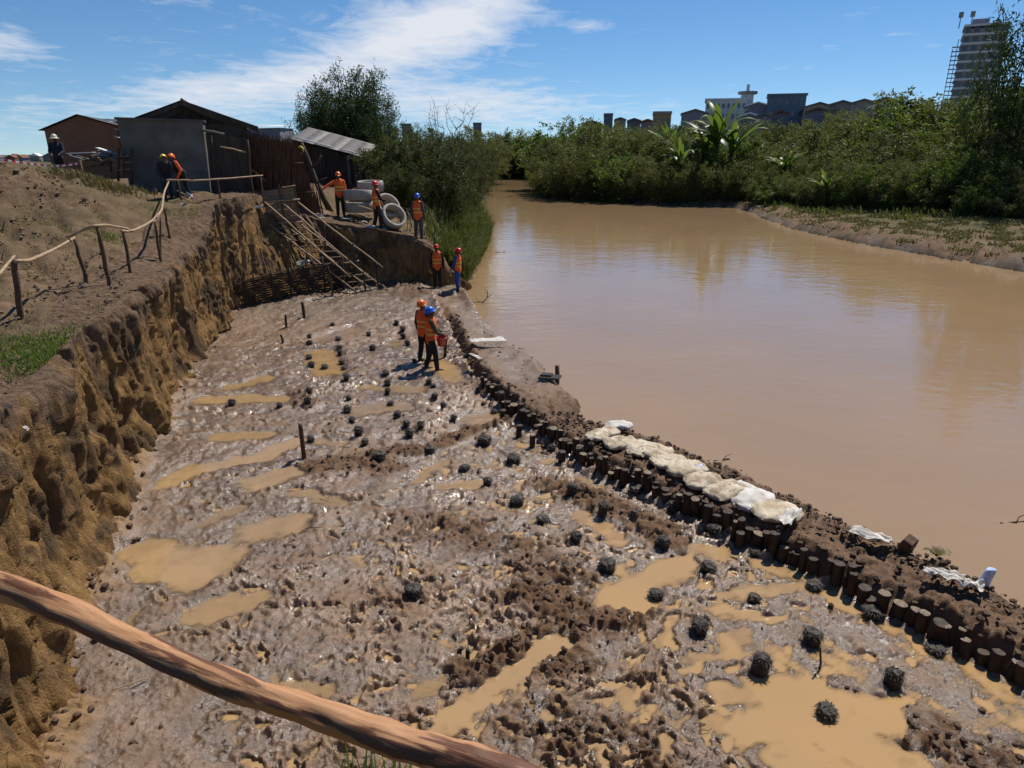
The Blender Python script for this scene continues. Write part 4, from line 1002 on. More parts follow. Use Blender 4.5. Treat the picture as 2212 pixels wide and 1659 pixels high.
cloth('sack', 1028, 770, .44, .12, .62, .02, .55, M['sack_white'], 'narrow pale strip of sack on the pit edge of the dike', 'sack', 16)
# bag standing up at the water
p = on_z(2118, 1262, .40); rg = random.Random(9)
bagm = MB()
A = [Vector(q) for q in ((-.13, -.03, 0), (.02, -.12, 0), (.15, -.02, 0), (.0, .10, 0))]; B = [Vector(q) for q in ((-.12, -.01, .24), (.03, -.07, .27), (.20, .0, .26), (.03, .07, .27))]
bagm.add(A + [a.lerp(b, .55) + Vector((rg.uniform(-.02, .02), rg.uniform(-.02, .02), 0)) for a, b in zip(A, B)] + B + [Vector((.03, 0, .25))], [(i, (i + 1) % 4, 4 + (i + 1) % 4, 4 + i) for i in range(4)] + [(4 + i, 4 + (i + 1) % 4, 8 + (i + 1) % 4, 8 + i) for i in range(4)] + [(8 + i, 8 + (i + 1) % 4, 12) for i in range(4)])
o = bagm.build('plastic_bag', M['bag_blue'], None, True, label='blue and white plastic bag standing open at the water edge', cat='bag', loc=p, rot=(.1, .25, .3))
md = o.modifiers.new('s', 'SUBSURF'); md.levels = 2; md.render_levels = 2
# broken container and yellowed leaves
p = on_z(1957, 1182, .36)
bx = MB(); bx.box((0, 0, .09), (.22, .17, .18), taper=.86); bx.box((0, 0, .185), (.17, .13, .012))
o = bx.build('container', M['wood_post'], None, label='dark brown broken container at the water edge of the near dike', cat='container', loc=p, rot=(.35, -.25, .6)); bv = o.modifiers.new('b', 'BEVEL'); bv.width = .02; bv.segments = 2
p = on_z(2022, 1205, .42); lf = empty('yellow_leaves', p, 0, 'tuft of yellowed leaves on the near dike beside the water', 'leaves')
for k in range(9):
    a = rng.uniform(0, 6.28); L = rng.uniform(.10, .2); mb = MB()
    P_ = [Vector((math.cos(a) * L * s, math.sin(a) * L * s, .02 + .10 * math.sin(s * 2.4))) for s in (0, .4, .8, 1)]; n_ = Vector((-math.sin(a), math.cos(a), .2))
    mb.add([q + n_ * w_ for q, w_ in zip(P_, (-.01, -.045, -.04, 0))] + [q + n_ * w_ for q, w_ in zip(P_, (.01, .045, .04, .005))], [(i, i + 1, i + 5, i + 4) for i in range(3)])
    mb.build('leaf', M['leaf_dry'], lf, True)
# short stake and dead branch on the river side
p = on_z(1203, 822, .2)
MB().tube([(0, 0, -.4), (.01, 0, .15), (0, 0, .40)], [.06, .06, .055], 10, wob=.05, rng=rng).build('stake', M['wood_post'], None, True, label='lone dark stake on the river edge of the dike', cat='stake', loc=p)
bx = MB().box((0, 0, .03), (.55, .3, .05)); bx.box((-.1, .05, .075), (.3, .2, .04))
o = bx.build('tray', M['pile_wet'], None, label='dark tray-like debris on the dike beside the lone stake', cat='debris', loc=on_z(1188, 817, .38), rot=(.05, -.05, -.35)); bv = o.modifiers.new('b', 'BEVEL'); bv.width = .015
p = on_z(1040, 655, .08); br = MB()
br.tube([(0, 0, -.15), (.06, 0, .05), (.20, 0, .18), (.26, .02, .38), (.20, .02, .55)], [.022, .022, .02, .014, .006], 7)
br.tube([(.22, 0, .24), (.36, .05, .30), (.48, .05, .46)], [.014, .01, .004], 6); br.tube([(.04, 0, .03), (-.14, 0, .10), (-.22, .03, .22)], [.016, .011, .004], 6); br.tube([(.25, 0, .36), (.14, 0, .48), (.12, 0, .62)], [.01, .007, .003], 6); br.tube([(-.05, 0, .05), (-.3, .02, .03), (-.45, .02, .05)], [.012, .01, .004], 6)
br.build('dead_branch', M['bark'], None, True, label='dead forked branch sticking out of the river by the dike', cat='branch', loc=p)
for px, py, L, lb in ((2195, 1130, .5, 'dark floating weed near the right edge of the river'), (1085, 545, .9, 'floating branch in the river by the grassy bank'), (1560, 995, .32, 'pale stick floating beside the dike')):
    p = on_z(px, py, RIVER_Z + .005); b_ = MB(); b_.tube(lump_pts((-L / 2, 0, 0), (L / 2, .06, .0), 6, .03, rng), .014, 6); b_.tube([(0, 0, 0), (.1, .1, .05), (.2, .1, .1)], .008, 5)
    b_.build('driftwood', M['bark'] if 'pale' not in lb else M['pile_top'], None, True, label=lb, cat='driftwood', loc=p)

# --- litter caught on the cut
for i, (px, py, d, s_, lb) in enumerate(((20, 880, 7.9, .10, 'white litter at the lip of the cut, left edge of the picture'), (55, 925, 8.0, .07, 'small white scrap under the lip of the cut near the left edge'), (160, 735, 10.7, .06, 'white scrap on the lip of the cut below the nearest fence post'), (362, 722, 15.2, .07, 'white scrap in the foot of the dark hollow'), (495, 648, 22.5, .10, 'white scrap at the far corner of the cut'), (140, 1020, 8.2, .06, 'pale scrap halfway up the near cut'))):
    p = at_d(px, py, d); o = mk('litter', crumple(random.Random(70 + i), s_, s_ * .7, .02, 'litter', 8), M['sack_white'], None, lb, 'litter', None, None, p, (.5, .9, rng.uniform(0, 3)))

# --- woven brush wall across the far end of the pit
def wattle():
    A = Vector((-10.05, 24.55, .25)); B = Vector((-6.2, 27.35, .42)); U = (B - A).normalized(); Nn = Vector((U.y, -U.x, 0)); L = (B - A).length
    root = empty('woven_wall', (A + B) / 2, 0, 'low woven brush wall across the far end of the pit, deep in shade', 'wall'); mi = Matrix.Translation(root.location).inverted()
    npost = 8; hs = [1.0, 1.12, 1.2, 1.25, 1.3, 1.3, 1.28, 1.25]
    for i in range(npost):
        c_ = A.lerp(B, i / (npost - 1)); h = hs[i] + rng.uniform(-.05, .18)
        o = MB().tube(lump_pts(c_ + Vector((0, 0, -.3)), c_ + Vector((rng.uniform(-.05, .05), rng.uniform(-.05, .05), h)), 5, .01, rng), .04, 8).build('post', M['dark_wood'], root, True); o.matrix_local = mi
    rows = 26
    for k in range(rows):
        f = (k + .5) / rows; pts = []
        for i in range(29):
            s = i / 28; h = np.interp(s * (npost - 1), range(npost), hs) - .05
            c_ = A.lerp(B, s); ph = s * (npost - 1) * math.pi + (k % 2) * math.pi
            pts.append(c_ + Nn * (.045 * math.cos(ph)) + Vector((0, 0, h * f + rng.uniform(-.008, .008) - .02)))
        i0 = rng.choice([0, 0, 1, 2]); i1 = rng.choice([29, 29, 28, 26])
        o = MB().tube(pts[i0:i1], rng.uniform(.017, .026), 6).build('rod', M['wattle'], root, True); o.matrix_local = mi
    for a, b, r in (((548, 608), (606, 598), .03), ((680, 590), (712, 583), .028), ((700, 577), (775, 563), .03), ((590, 598), (640, 588), .022)):
        pa, pb = at_d(*a, 25.3 + (a[0] - 548) * .009), at_d(*b, 25.3 + (b[0] - 548) * .009)
        o = MB().tube(lump_pts(pa, pb, 6, .02, rng), r, 7).build('top_pole', M['wood_rail'], root, True); o.matrix_local = mi
wattle()
for px, py, d, s_, mt, lb in ((636, 577, 26.9, .62, 'cloth_green', 'green plastic sheet lying on the woven wall'), (655, 570, 27.1, .55, 'sack_white', 'crumpled white sacks on top of the woven wall'), (668, 566, 27.2, .4, 'sack_white', 'smaller white sack at the end of the woven wall'), (560, 450, 26.4, .3, 'sack_white', 'white rag caught on the dark slope beside the ramp')):
    p = at_d(px, py, d); o = mk('plastic_sheet', crumple(random.Random(int(px)), s_, s_ * .5, .10, 'plastic_sheet'), M[mt], None, lb, 'plastic', None, None, p, (.35, 0, .2))

# --- timber ramp down into the pit, with its plank gate
def ramp():
    foot = Vector((-6.0, 26.7, .45)); root = empty('timber_ramp', foot, 0, 'rough pole ramp with three handrails leading down into the pit', 'ramp'); mi = Matrix.Translation(foot).inverted()
    def pole(a, b, r, nm, mt='wood_rail', n=8, amp=.02):
        o = MB().tube(lump_pts(a, b, n, amp, rng), [r * (1 - .2 * i / n) for i in range(n + 1)], 8, wob=.06, rng=rng).build(nm, M[mt], root, True); o.matrix_local = mi
    H = [at_d(586, 488, 27.3), at_d(620, 489, 27.6), at_d(654, 488, 27.9)]
    Ft = [at_d(771, 632, 26.4), at_d(808, 630, 26.9), at_d(832, 623, 27.4)]
    for a, b in zip(H, Ft): pole(a + (a - b).normalized() * .2, b, .036, 'stringer')
    hr = [((572, 437), (757, 599), 27.2, 26.3), ((609, 437), (798, 601), 27.5, 26.8), ((644, 437), (827, 578), 27.9, 27.3)]
    for a, b, d0, d1 in hr: pole(at_d(*a, d0), at_d(*b, d1), .037, 'handrail')
    for i in range(11):
        f = (i + .5) / 11; pole(H[0].lerp(Ft[0], f) + Vector((-.06, -.06, .02)), H[2].lerp(Ft[2], f) + Vector((.06, .06, .02)), .024, 'rung', 'plank', 4, .008)
    for (px, py), (bx, by), d in (((739, 552), (745, 636), 26.7), ((763, 525), (768, 600), 27.2), ((785, 586), (790, 632), 26.8), ((812, 566), (818, 620), 27.3), ((708, 575), (722, 648), 26.0), ((700, 480), (704, 560), 27.6), ((660, 540), (668, 590), 27.0)):
        pole(at_d(bx, by, d) - Vector((0, 0, .3)), at_d(px, py, d), .04, 'post', 'dark_wood', 5, .012)
    for a, b, d in (((829, 620), (856, 627), 27.4), ((822, 612), (840, 628), 27.2)): pole(at_d(*a, d), at_d(*b, d - .4), .022, 'loose_pole', 'wood_rail', 4)
    g0 = at_d(606, 488, 27.65); gate = empty('plank_gate', g0, 0, 'upright plank gate framed with poles at the head of the ramp', 'gate'); mg = Matrix.Translation(g0).inverted()
    TL, TR, BL, BR = at_d(566, 410, 27.55), at_d(637, 402, 27.95), at_d(580, 484, 27.5), at_d(650, 480, 27.9)
    def quad(f0, f1, g0_, g1_, nm, mt, off, th):
        P_ = [TL.lerp(TR, f0).lerp(BL.lerp(BR, f0), g0_), TL.lerp(TR, f1).lerp(BL.lerp(BR, f1), g0_), TL.lerp(TR, f1).lerp(BL.lerp(BR, f1), g1_), TL.lerp(TR, f0).lerp(BL.lerp(BR, f0), g1_)]
        nn = Vector((.12, -1, 0)).normalized(); mb = MB().add([q + nn * off for q in P_] + [q + nn * (off - th) for q in P_], [(0, 3, 2, 1), (4, 5, 6, 7), (0, 1, 5, 4), (1, 2, 6, 5), (2, 3, 7, 6), (3, 0, 4, 7)])
        o = mb.build(nm, M[mt], gate); o.matrix_local = mg
    for r_ in range(5):
        for c_ in range(2):
            quad(.03 + .49 * c_ + .006, .03 + .49 * c_ + .47, .03 + .192 * r_ + .01, .03 + .192 * r_ + .185, 'plank', 'plank', rng.uniform(0, .012), .03)
    for f in (0.0, .5, .97): quad(f, f + .035, -.10, 1.06, 'upright', 'dark_wood', .03, .03)
    def gp(a, b, r, mt):
        o = MB().tube(lump_pts(a, b, 6, .012, rng), r, 8, wob=.06, rng=rng).build('cross_pole', M[mt], gate, True); o.matrix_local = mg
    nn = Vector((.12, -1, 0)) * .08
    gp(TL.lerp(BL, .36) - Vector((.12, 0, 0)) + nn, TR.lerp(BR, .36) + Vector((.12, 0, 0)) + nn, .034, 'wood_rail'); gp(TL.lerp(BL, .98) + nn, TR.lerp(BR, .98) + Vector((.1, 0, 0)) + nn, .03, 'wood_rail'); gp(TL.lerp(TR, .6) + nn, TR + Vector((.03, 0, .02)) + nn, .022, 'wood_rail')
ramp()

# --- concrete well rings
def ring(px, py, d, R_, H_, tilt, lb, rz=0.0):
    p = at_d(px, py, d); q = Matrix.Rotation(rz, 3, 'Z') @ Matrix.Rotation(tilt, 3, 'X')
    t_ = .12
    pr = [(R_, -H_ / 2), (R_ + .004, H_ / 2 - .03), (R_ - .012, H_ / 2), (R_ - t_ + .012, H_ / 2), (R_ - t_, H_ / 2 - .03), (R_ - t_, -H_ / 2)]
    o = MB().lathe(pr, 40, (0, 0, 0), q, True).build('concrete_ring', M['concrete'], None, True, label=lb, cat='concrete ring', loc=p, group='concrete well rings on the far bank')
    return o
ring(800, 402, 31.2, .56, .42, 0.05, 'concrete ring lying flat, rear one of the stack on the far bank')
ring(773, 422, 30.2, .60, .42, -.10, 'concrete ring lying flat beside the man in the orange shirt')
ring(776, 446, 30.3, .60, .42, .02, 'lowest concrete ring, in shade under the flat ones')
ring(836, 446, 29.9, .54, .36, 1.0, 'concrete ring tilted on edge, behind the other tilted one', .75)
ring(849, 468, 29.3, .54, .36, 1.0, 'concrete ring tilted on edge, front one facing the pit', .75)
for a, b, lb in (((820, 503, 29.0), (880, 515, 28.9), 'two thin pale poles lying on the lip of the far bank'), ((760, 440, 29.5), (805, 455, 29.2), 'pale plank lying among the concrete rings')):
    pa, pb = at_d(*a), at_d(*b); o = MB().tube(lump_pts((0, 0, 0), pb - pa, 5, .01, rng), .025, 7); o.tube(lump_pts((0, .08, .0), pb - pa + Vector((.1, .1, 0)), 5, .01, rng), .018, 7)
    o.build('pole', M['wood_rail'], None, True, label=lb, cat='pole', loc=pa)
# rubble on the far bank lip
for k in range(16):
    px = rng.uniform(690, 830); py = rng.uniform(478, 500); d = rng.uniform(28.7, 29.6); p = at_d(px, py, d); p.z = gz(p.x, p.y) + .05
    s_ = rng.uniform(.10, .24); mb = MB().lathe([(.01, -.5), (.7, -.4), (1, 0), (.8, .45), (.02, .55)], 8)
    mb.v = [(x * s_ * rng.uniform(.8, 1.2), y * s_ * rng.uniform(.8, 1.2), z * s_ * .7 * rng.uniform(.8, 1.2)) for x, y, z in mb.v]
    mb.build('rubble', M['concrete'] if k % 3 else M['mud_clump'], None, label='lump of rubble on the lip of the far bank' if k % 3 else 'dark lump of earth on the lip of the far bank', cat='rubble', group='rubble on the far bank' if k % 3 else 'dark lumps on the far bank', loc=p)

# =====================================================================================================
#  BUILDINGS
# =====================================================================================================
def brick_mat(name, c1, c2, mortar, scale):
    m, t = new_mat(name); n = t.node('ShaderNodeTexBrick'); v = t.mapping(t.obj, (1, 1, 1), (R(90), 0, 0)); t.link(v, n.inputs['Vector'])
    n.inputs['Color1'].default_value = (*c1, 1); n.inputs['Color2'].default_value = (*c2, 1); n.inputs['Mortar'].default_value = (*mortar, 1)
    n.inputs['Scale'].default_value = scale; n.inputs['Mortar Size'].default_value = .02; n.inputs['Brick Width'].default_value = .25; n.inputs['Row Height'].default_value = .09
    t.link(t.mix(t.math('MULTIPLY', t.noise(1.2, 5, .6, t.pos), .8), n.outputs[0], tuple(x * .5 for x in c1)), t.b.inputs['Base Color']); t.b.inputs['Roughness'].default_value = .93
    t.link(t.bump(n.outputs['Fac'], .5, -.01), t.b.inputs['Normal']); M[name] = m
brick_mat('brick', (0.30, 0.115, 0.055), (0.22, 0.085, 0.044), (0.20, 0.14, 0.10), 1.0)
def wall_c(name, c): M[name] = simple(name, tuple(x * .85 for x in c), c, 1.2, .9, .15)
wall_c('w_white', (.55, .56, .58)); wall_c('w_blue', (.13, .17, .22)); wall_c('w_ochre', (.42, .24, .13)); wall_c('w_grey', (.22, .21, .205)); wall_c('w_cream', (.30, .265, .225)); wall_c('roof_red', (.20, .09, .06)); wall_c('roof_grey', (.16, .15, .15)); wall_c('w_violet', (.22, .21, .26)); wall_c('w_tower', (.25, .235, .225))

def corrugated(L, W, n, amp=.012):
    """sheet lying in local x (length) - y (width), ridges along x"""
    V = []; 
    for i in range(2):
        for j in range(n + 1): V.append((i * L, j / n * W, amp * math.sin(j * math.pi / 1.5)))
    return V, [(j, n + 1 + j, n + 2 + j, j + 1) for j in range(n)]

def sheet(root, mi, a, b, c, mt, name='roof_sheet', n=12):
    """corrugated sheet with corners a (origin), b (end of length), c (end of width)"""
    a, b, c = Vector(a), Vector(b), Vector(c); L, W = (b - a), (c - a); nn = L.cross(W).normalized(); V = []
    if nn.z < 0: nn = -nn
    for i in (0, .5, 1.0):
        for j in range(n + 1): V.append(a + L * i + W * (j / n) + nn * (.016 * math.sin(j * math.pi / 1.5) + .01 * rng.uniform(-1, 1) * (i == 1)))
    Fq = [(k * (n + 1) + j, (k + 1) * (n + 1) + j, (k + 1) * (n + 1) + j + 1, k * (n + 1) + j + 1) for k in range(2) for j in range(n)]
    o = MB().add(V, Fq).build(name, mt, root, True); o.matrix_local = mi; md = o.modifiers.new('t', 'SOLIDIFY'); md.thickness = .012; return o

# --- grey plastered house at the head of the pit
def grey_house():
    g = 4.05; base = Vector((-12.6, 27.6, g)); root = empty('grey_house', base, 0, 'dark grey plastered house with a flat-topped front room and gabled tin roof', 'house'); mi = Matrix.Translation(base).inverted()
    def P(mb, nm, mt, sm_=False): o = mb.build(nm, M[mt], root, sm_); o.matrix_local = mi; return o
    P(MB().prism([(-14.55, g - .6), (-11.78, g - .6), (-11.72, 6.74), (-14.6, 6.80)], 27.45, 29.6), 'front_room', 'plaster')
    P(MB().prism([(-14.66, 6.80), (-11.66, 6.742), (-11.66, 6.81), (-14.66, 6.87)], 27.36, 29.6), 'parapet', 'roof_dark')
    P(MB().prism([(-13.9, g - .5), (-10.2, g - .5), (-10.2, 6.62), (-12.45, 7.42), (-13.9, 6.9)], 29.62, 35.0), 'wall', 'plaster')
    # roof: sheets either side of the ridge
    rz, ry0, ry1 = 7.56, 28.9, 35.3
    for k in range(6):
        y0 = ry0 + (ry1 - ry0) * k / 6; y1 = ry0 + (ry1 - ry0) * (k + 1) / 6 + .04
        sheet(root, mi, (-12.45, y0, rz), (-9.75, y0, 6.62), (-12.45, y1, rz), M['roof_dark']); sheet(root, mi, (-12.45, y0, rz + .01), (-14.2, y0, 6.9), (-12.45, y1, rz + .01), M['roof_dark'])
    P(MB().tube([(-12.45, 28.85, rz + .03), (-12.45, 35.3, rz + .03)], .05, 8), 'ridge', 'roof_dark')
    for a, b in (((-12.45, 28.85, rz - .03), (-9.75, 28.85, 6.58)), ((-12.45, 28.85, rz - .03), (-14.2, 28.85, 6.86))):
        a, b = Vector(a), Vector(b); P(MB().add([a, b, b - Vector((0, 0, .16)), a - Vector((0, 0, .16)), a + Vector((0, .03, 0)), b + Vector((0, .03, 0)), b + Vector((0, .03, -.16)), a + Vector((0, .03, -.16))], [(0, 1, 2, 3), (7, 6, 5, 4), (0, 4, 5, 1), (3, 2, 6, 7)]), 'barge_board', 'dark_wood')
    P(MB().prism([(-13.5, 6.75), (-11.0, 6.75), (-12.4, 7.3)], 29.58, 29.6), 'gable', 'dark_wood')
    # timber lean-to on the right
    for k in range(8): P(MB().box((-11.60 + .18 * k, 27.52 + .02 * (k % 2), g + 1.0 + .01 * k), (.165, .03, 2.5 - .05 * k)), 'plank', 'dark_wood')
    for x, z in ((-11.55, 6.3), (-10.25, 6.1)): P(MB().tube(lump_pts((x, 27.42, g - .3), (x + .05, 27.42, z), 5, .02, rng), .05, 8), 'post', 'dark_wood', True)
    P(MB().tube(lump_pts((-11.8, 27.4, 6.45), (-11.0, 27.4, 6.30), 4, .015, rng), .05, 7), 'beam', 'plaster', True); P(MB().tube(lump_pts((-11.2, 27.35, 5.85), (-10.3, 27.35, 5.65), 4, .015, rng), .035, 7), 'pole', 'wood_rail', True)
    P(MB().box((-12.3, 29.57, 7.0), (.10, .03, .10)), 'vent', 'black')
grey_house()

# --- brick house further left
def brick_house():
    Y = 40.0; c = at_d(176, 340, Y); g = 4.0; root = empty('brick_house', (c.x, Y, g), 0, 'red brick gabled house behind the spoil mound on the left', 'house'); mi = Matrix.Translation(root.location).inverted()
    def W(px, py, d=Y): p = at_d(px, py, d); return (p.x, p.z)
    xl, xr = W(109, 300)[0], W(246, 300)[0]; ze = W(107, 281)[1]; za = W(168, 250)[1]; xa = W(166, 250)[0]; zr_ = W(246, 272)[1]
    def P(mb, nm, mt, sm_=False): o = mb.build(nm, M[mt], root, sm_); o.matrix_local = mi; return o
    P(MB().prism([(xl, g - 1), (xr, g - 1), (xr, zr_), (xa, za), (xl, ze)], Y, Y + 6), 'wall', 'brick')
    for k in range(5):
        y0 = Y - .25 + 1.3 * k; sheet(root, mi, (xa, y0, za + .06), (xl - .25, y0, ze - .04), (xa, y0 + 1.34, za + .06), M['roof_dark']); sheet(root, mi, (xa, y0, za + .07), (xr + .35, y0, zr_ - .02), (xa, y0 + 1.34, za + .07), M['roof_dark'])
    # side annex with pale sheet edges
    x2 = W(290, 290)[0]
    for k, (dz, mt) in enumerate(((0, 'tin_white'), (-.42, 'tin_white'))):
        sheet(root, mi, (xr - .1, Y - .2 - .3 * k, zr_ - .12 + dz), (x2 + .2, Y - .2 - .3 * k, zr_ - .55 + dz), (xr - .1, Y + 1.6, zr_ + .02 + dz), M[mt])
    for k in range(6): P(MB().box((xr + .15 + .22 * k, Y + .4, g + .8), (.2, .04, 2.6)), 'plank', 'dark_wood')
    P(MB().box((xr - .9, Y - .02, g + 1.1), (.5, .05, .5)), 'shutter', 'dark_wood')
    b0 = at_d(225, 262, 46); rt = empty('far_roof', (b0.x, 47, 4.0), 0, 'dark pitched roof just behind the brick house', 'house'); mi2 = Matrix.Translation(rt.location).inverted()
    a = at_d(218, 256, 46); b = at_d(287, 271, 46)
    o = MB().prism([(a.x, 3.5), (b.x, 3.5), (b.x, b.z - .2), (a.x, a.z - .15)], 46.2, 50).build('wall', M['brick'], rt); o.matrix_local = mi2
    sheet(rt, mi2, (a.x - .3, 46, a.z), (b.x + .3, 46, b.z), (a.x - .3, 50.3, a.z + .1), M['roof_dark'])
brick_house()

# --- tin-roofed hut right of the reed screen
def hut():
    Y = 36.5; A = at_d(628, 283, Y); B = at_d(786, 325, Y); g = gz((A.x + B.x) / 2, Y); root = empty('tin_roof_hut', ((A.x + B.x) / 2, Y, g), 0, 'low dark board hut under a sloping corrugated tin roof', 'hut'); mi = Matrix.Translation(root.location).inverted()
    N = 6
    for k in range(N):
        f0, f1 = k / N, (k + 1) / N + .02
        a = A.lerp(B, f0); b = A.lerp(B, f1); dz = rng.uniform(-.05, .05)
        sheet(root, mi, (a.x, Y - .35 + rng.uniform(-.12, .12), a.z - .35 + dz), (b.x, Y - .35, b.z - .35 + dz), (a.x, Y + 3.2, a.z + .28 + dz * .4), M['tin'] if k % 2 else M['roof_grey'], n=24)
    for k in range(20):
        f = (k + .5) / 20; p = A.lerp(B, f); h = p.z - .42 - g + .6; o = MB().box((p.x, Y + rng.uniform(-.015, .015), g - .6 + h / 2), ((B.x - A.x) / 20 - .015, .03, h)).build('board', M['dark_wood'], root); o.matrix_local = mi
    o = MB().prism([(A.x, g - .6), (B.x, g - .6), (B.x, B.z - .45), (A.x, A.z - .45)], Y + .1, Y + 3.0).build('wall', M['dark_wood'], root); o.matrix_local = mi
    for px in (765, 775, 752): p = at_d(px, 345, Y - .25); o = MB().box((p.x, Y - .06 * (px % 3) - .1, p.z - .5), (.16, .03, 1.4)).build('pale_board', M['plaster'], root); o.matrix_local = mi
    for a, b in (((636, 296, Y - .4), (720, 318, Y - .4)), ((735, 322, Y - .4), (784, 334, Y - .4)), ((700, 296, Y + 2.6), (778, 312, Y + 2.6))): 
        o = MB().tube(lump_pts(at_d(*a), at_d(*b), 5, .02, rng), .035, 6).build('roof_pole', M['tin_white'], root, True); o.matrix_local = mi
hut()
bpy.data.objects['grey_house'].rotation_euler[2] = R(19); bpy.data.objects['brick_house'].rotation_euler[2] = R(20)
# distant shed between the grey house and the hut
p = at_d(566, 285, 62); rt = empty('pale_roof_shed', (p.x, 62, 4.0), 0, 'shed with a pale flat roof between the grey house and the hut', 'shed'); mi2 = Matrix.Translation(rt.location).inverted()
a = at_d(530, 275, 62); b = at_d(603, 273, 62)
o = MB().prism([(a.x, 3.5), (b.x, 3.5), (b.x, b.z - .1), (a.x, a.z - .1)], 62, 66).build('wall', M['w_violet'], rt); o.matrix_local = mi2
sheet(rt, mi2, (a.x - .2, 61.6, a.z), (b.x + .2, 61.6, b.z), (a.x - .2, 66, a.z + .25), M['tin_white'])

# --- reed screen at the head of the ramp
def reeds():
    base = at_d(600, 460, 29.6); root = empty('reed_screen', (base.x, 29.7, gz(base.x, 29.7)), 0, 'tall brown screen of dry reeds behind the plank gate', 'screen'); mi = Matrix.Translation(root.location).inverted()
    rs = np.random.RandomState(3); mb_v = []; mb_f = []; n = 1500
    for k in range(n):
        f = rs.rand(); px = 508 + 182 * f; d = 29.3 + rs.rand() * .5
        topy = np.interp(px, [508, 540, 600, 640, 665, 690], [300, 292, 305, 310, 380, 440]) + rs.normal(0, 7)
        a = at_d(px + rs.normal(0, 3), 470, d); a.z = gz(a.x, d) - .1; tp = at_d(px + rs.normal(0, 5) - (6 if px > 640 else 0), topy, d); w_ = .010 + .010 * rs.rand()
        md_ = a.lerp(tp, .6) + Vector((rs.normal(0, .03), rs.normal(0, .03), 0)); o = len(mb_v)
        for q, ww in ((a, w_), (md_, w_), (tp, w_ * .3)): mb_v += [(q.x - ww, q.y, q.z), (q.x + ww, q.y + ww * .5, q.z)]
        mb_f += [(o, o + 1, o + 3, o + 2), (o + 2, o + 3, o + 5, o + 4)]
    o = mk('reeds', mesh_np('reeds', mb_v, np.array(mb_f), False), M['reed'], root, kind='stuff'); o.matrix_local = mi
    for (x0, y0), (x1, y1) in (((515, 360), (655, 352)), ((512, 420), (680, 415))):
        o = MB().tube(lump_pts(at_d(x0, y0, 29.25), at_d(x1, y1, 29.25), 6, .02, rng), .03, 7).build('binding_pole', M['reed'], root, True); o.matrix_local = mi
    o = MB().tube(lump_pts(at_d(508, 338, 29.0), at_d(575, 392, 28.6), 6, .02, rng), .03, 7).build('brace', M['reed'], root, True); o.matrix_local = mi
reeds()
# forked dead tree trunk beside the hut, with a yellow tool handle
p0 = at_d(715, 460, 31.0); p0.z = gz(p0.x, 31) - .1; tr = empty('dead_tree', p0, 0, 'dead forked trunk leaning in front of the hut', 'tree')
mi = Matrix.Translation(p0).inverted(); tb = MB()
tb.tube([p0, at_d(700, 430, 31), at_d(680, 385, 31), at_d(664, 340, 31), at_d(650, 305, 31)], [.14, .13, .11, .09, .06], 8); tb.tube([at_d(672, 362, 31), at_d(690, 345, 31), at_d(694, 335, 31)], [.07, .05, .03], 7); tb.tube([at_d(664, 340, 31), at_d(646, 330, 31)], [.05, .025], 6); tb.tube([at_d(684, 392, 31), at_d(706, 384, 31)], [.05, .02], 6)
o = tb.build('trunk', M['bark'], tr, True); o.matrix_local = mi
a = at_d(645, 322, 30.7); MB().tube([(0, 0, .06), (.08, 0, .10), (.18, 0, .02), (.2, 0, -.12)], [.04, .045, .045, .03], 8).build('plastic_pipe', M['helmet_yellow'], None, True, label='bent yellow pipe end hooked on the dead trunk', cat='pipe', loc=a)

# --- scrap pile, tape and barrier beside the brick house
def scrap():
    c = at_d(215, 345, 27); g = gz(c.x, 27); root = empty('scrap_pile', (c.x, 27, g), 0, 'heap of old boards and roofing scraps beside the brick house', 'scrap'); mi = Matrix.Translation(root.location).inverted()
    for k in range(16):
        a = at_d(rng.uniform(160, 262), rng.uniform(328, 352), 27 + rng.uniform(-.6, .8)); L = rng.uniform(.5, 1.3); an = rng.uniform(-.5, .5)
        o = MB().box((0, 0, 0), (L, rng.uniform(.10, .3), .03)).build('board', M['tin_white'] if k % 4 == 0 else M['plank'] if k % 2 else M['dark_wood'], root); o.matrix_local = mi @ Matrix.Translation(a) @ Matrix.Rotation(an, 4, 'Y') @ Matrix.Rotation(rng.uniform(-.6, .6), 4, 'Z')
    for px, t0, b0 in ((256, 320, 392), (268, 330, 380), (240, 330, 372), (285, 322, 400)):
        o = MB().tube(lump_pts(at_d(px, b0, 26.6), at_d(px, t0, 26.6), 4, .02, rng), .045, 7).build('post', M['dark_wood'], root, True); o.matrix_local = mi
    for a, b in (((256, 352), (290, 350)), ((252, 368), (288, 366)), ((246, 340), (280, 336))):
        o = MB().tube(lump_pts(at_d(*a, 26.6), at_d(*b, 26.6), 4, .02, rng), .035, 7).build('crossbar', M['plank'], root, True); o.matrix_local = mi
    a = at_d(222, 334, 26.7); o = mk('roof_scrap', crumple(random.Random(77), .95, .45, .06, 'roof_scrap', hang=.4), M['tin'], root); o.matrix_local = mi @ Matrix.Translation(a) @ Matrix.Rotation(.3, 4, 'X')
scrap()
tape = empty('barrier_tape', at_d(80, 358, 22.5), 0, 'red and white barrier tape strung over the spoil mound on the left', 'tape'); mi = Matrix.Translation(tape.location).inverted()
TP = [at_d(-60, 343, 21.5), at_d(0, 347, 21.8), at_d(50, 354, 22.3), at_d(95, 359, 22.8), at_d(135, 360, 23.2), at_d(172, 355, 23.6)]; tps = spline(TP, 30)
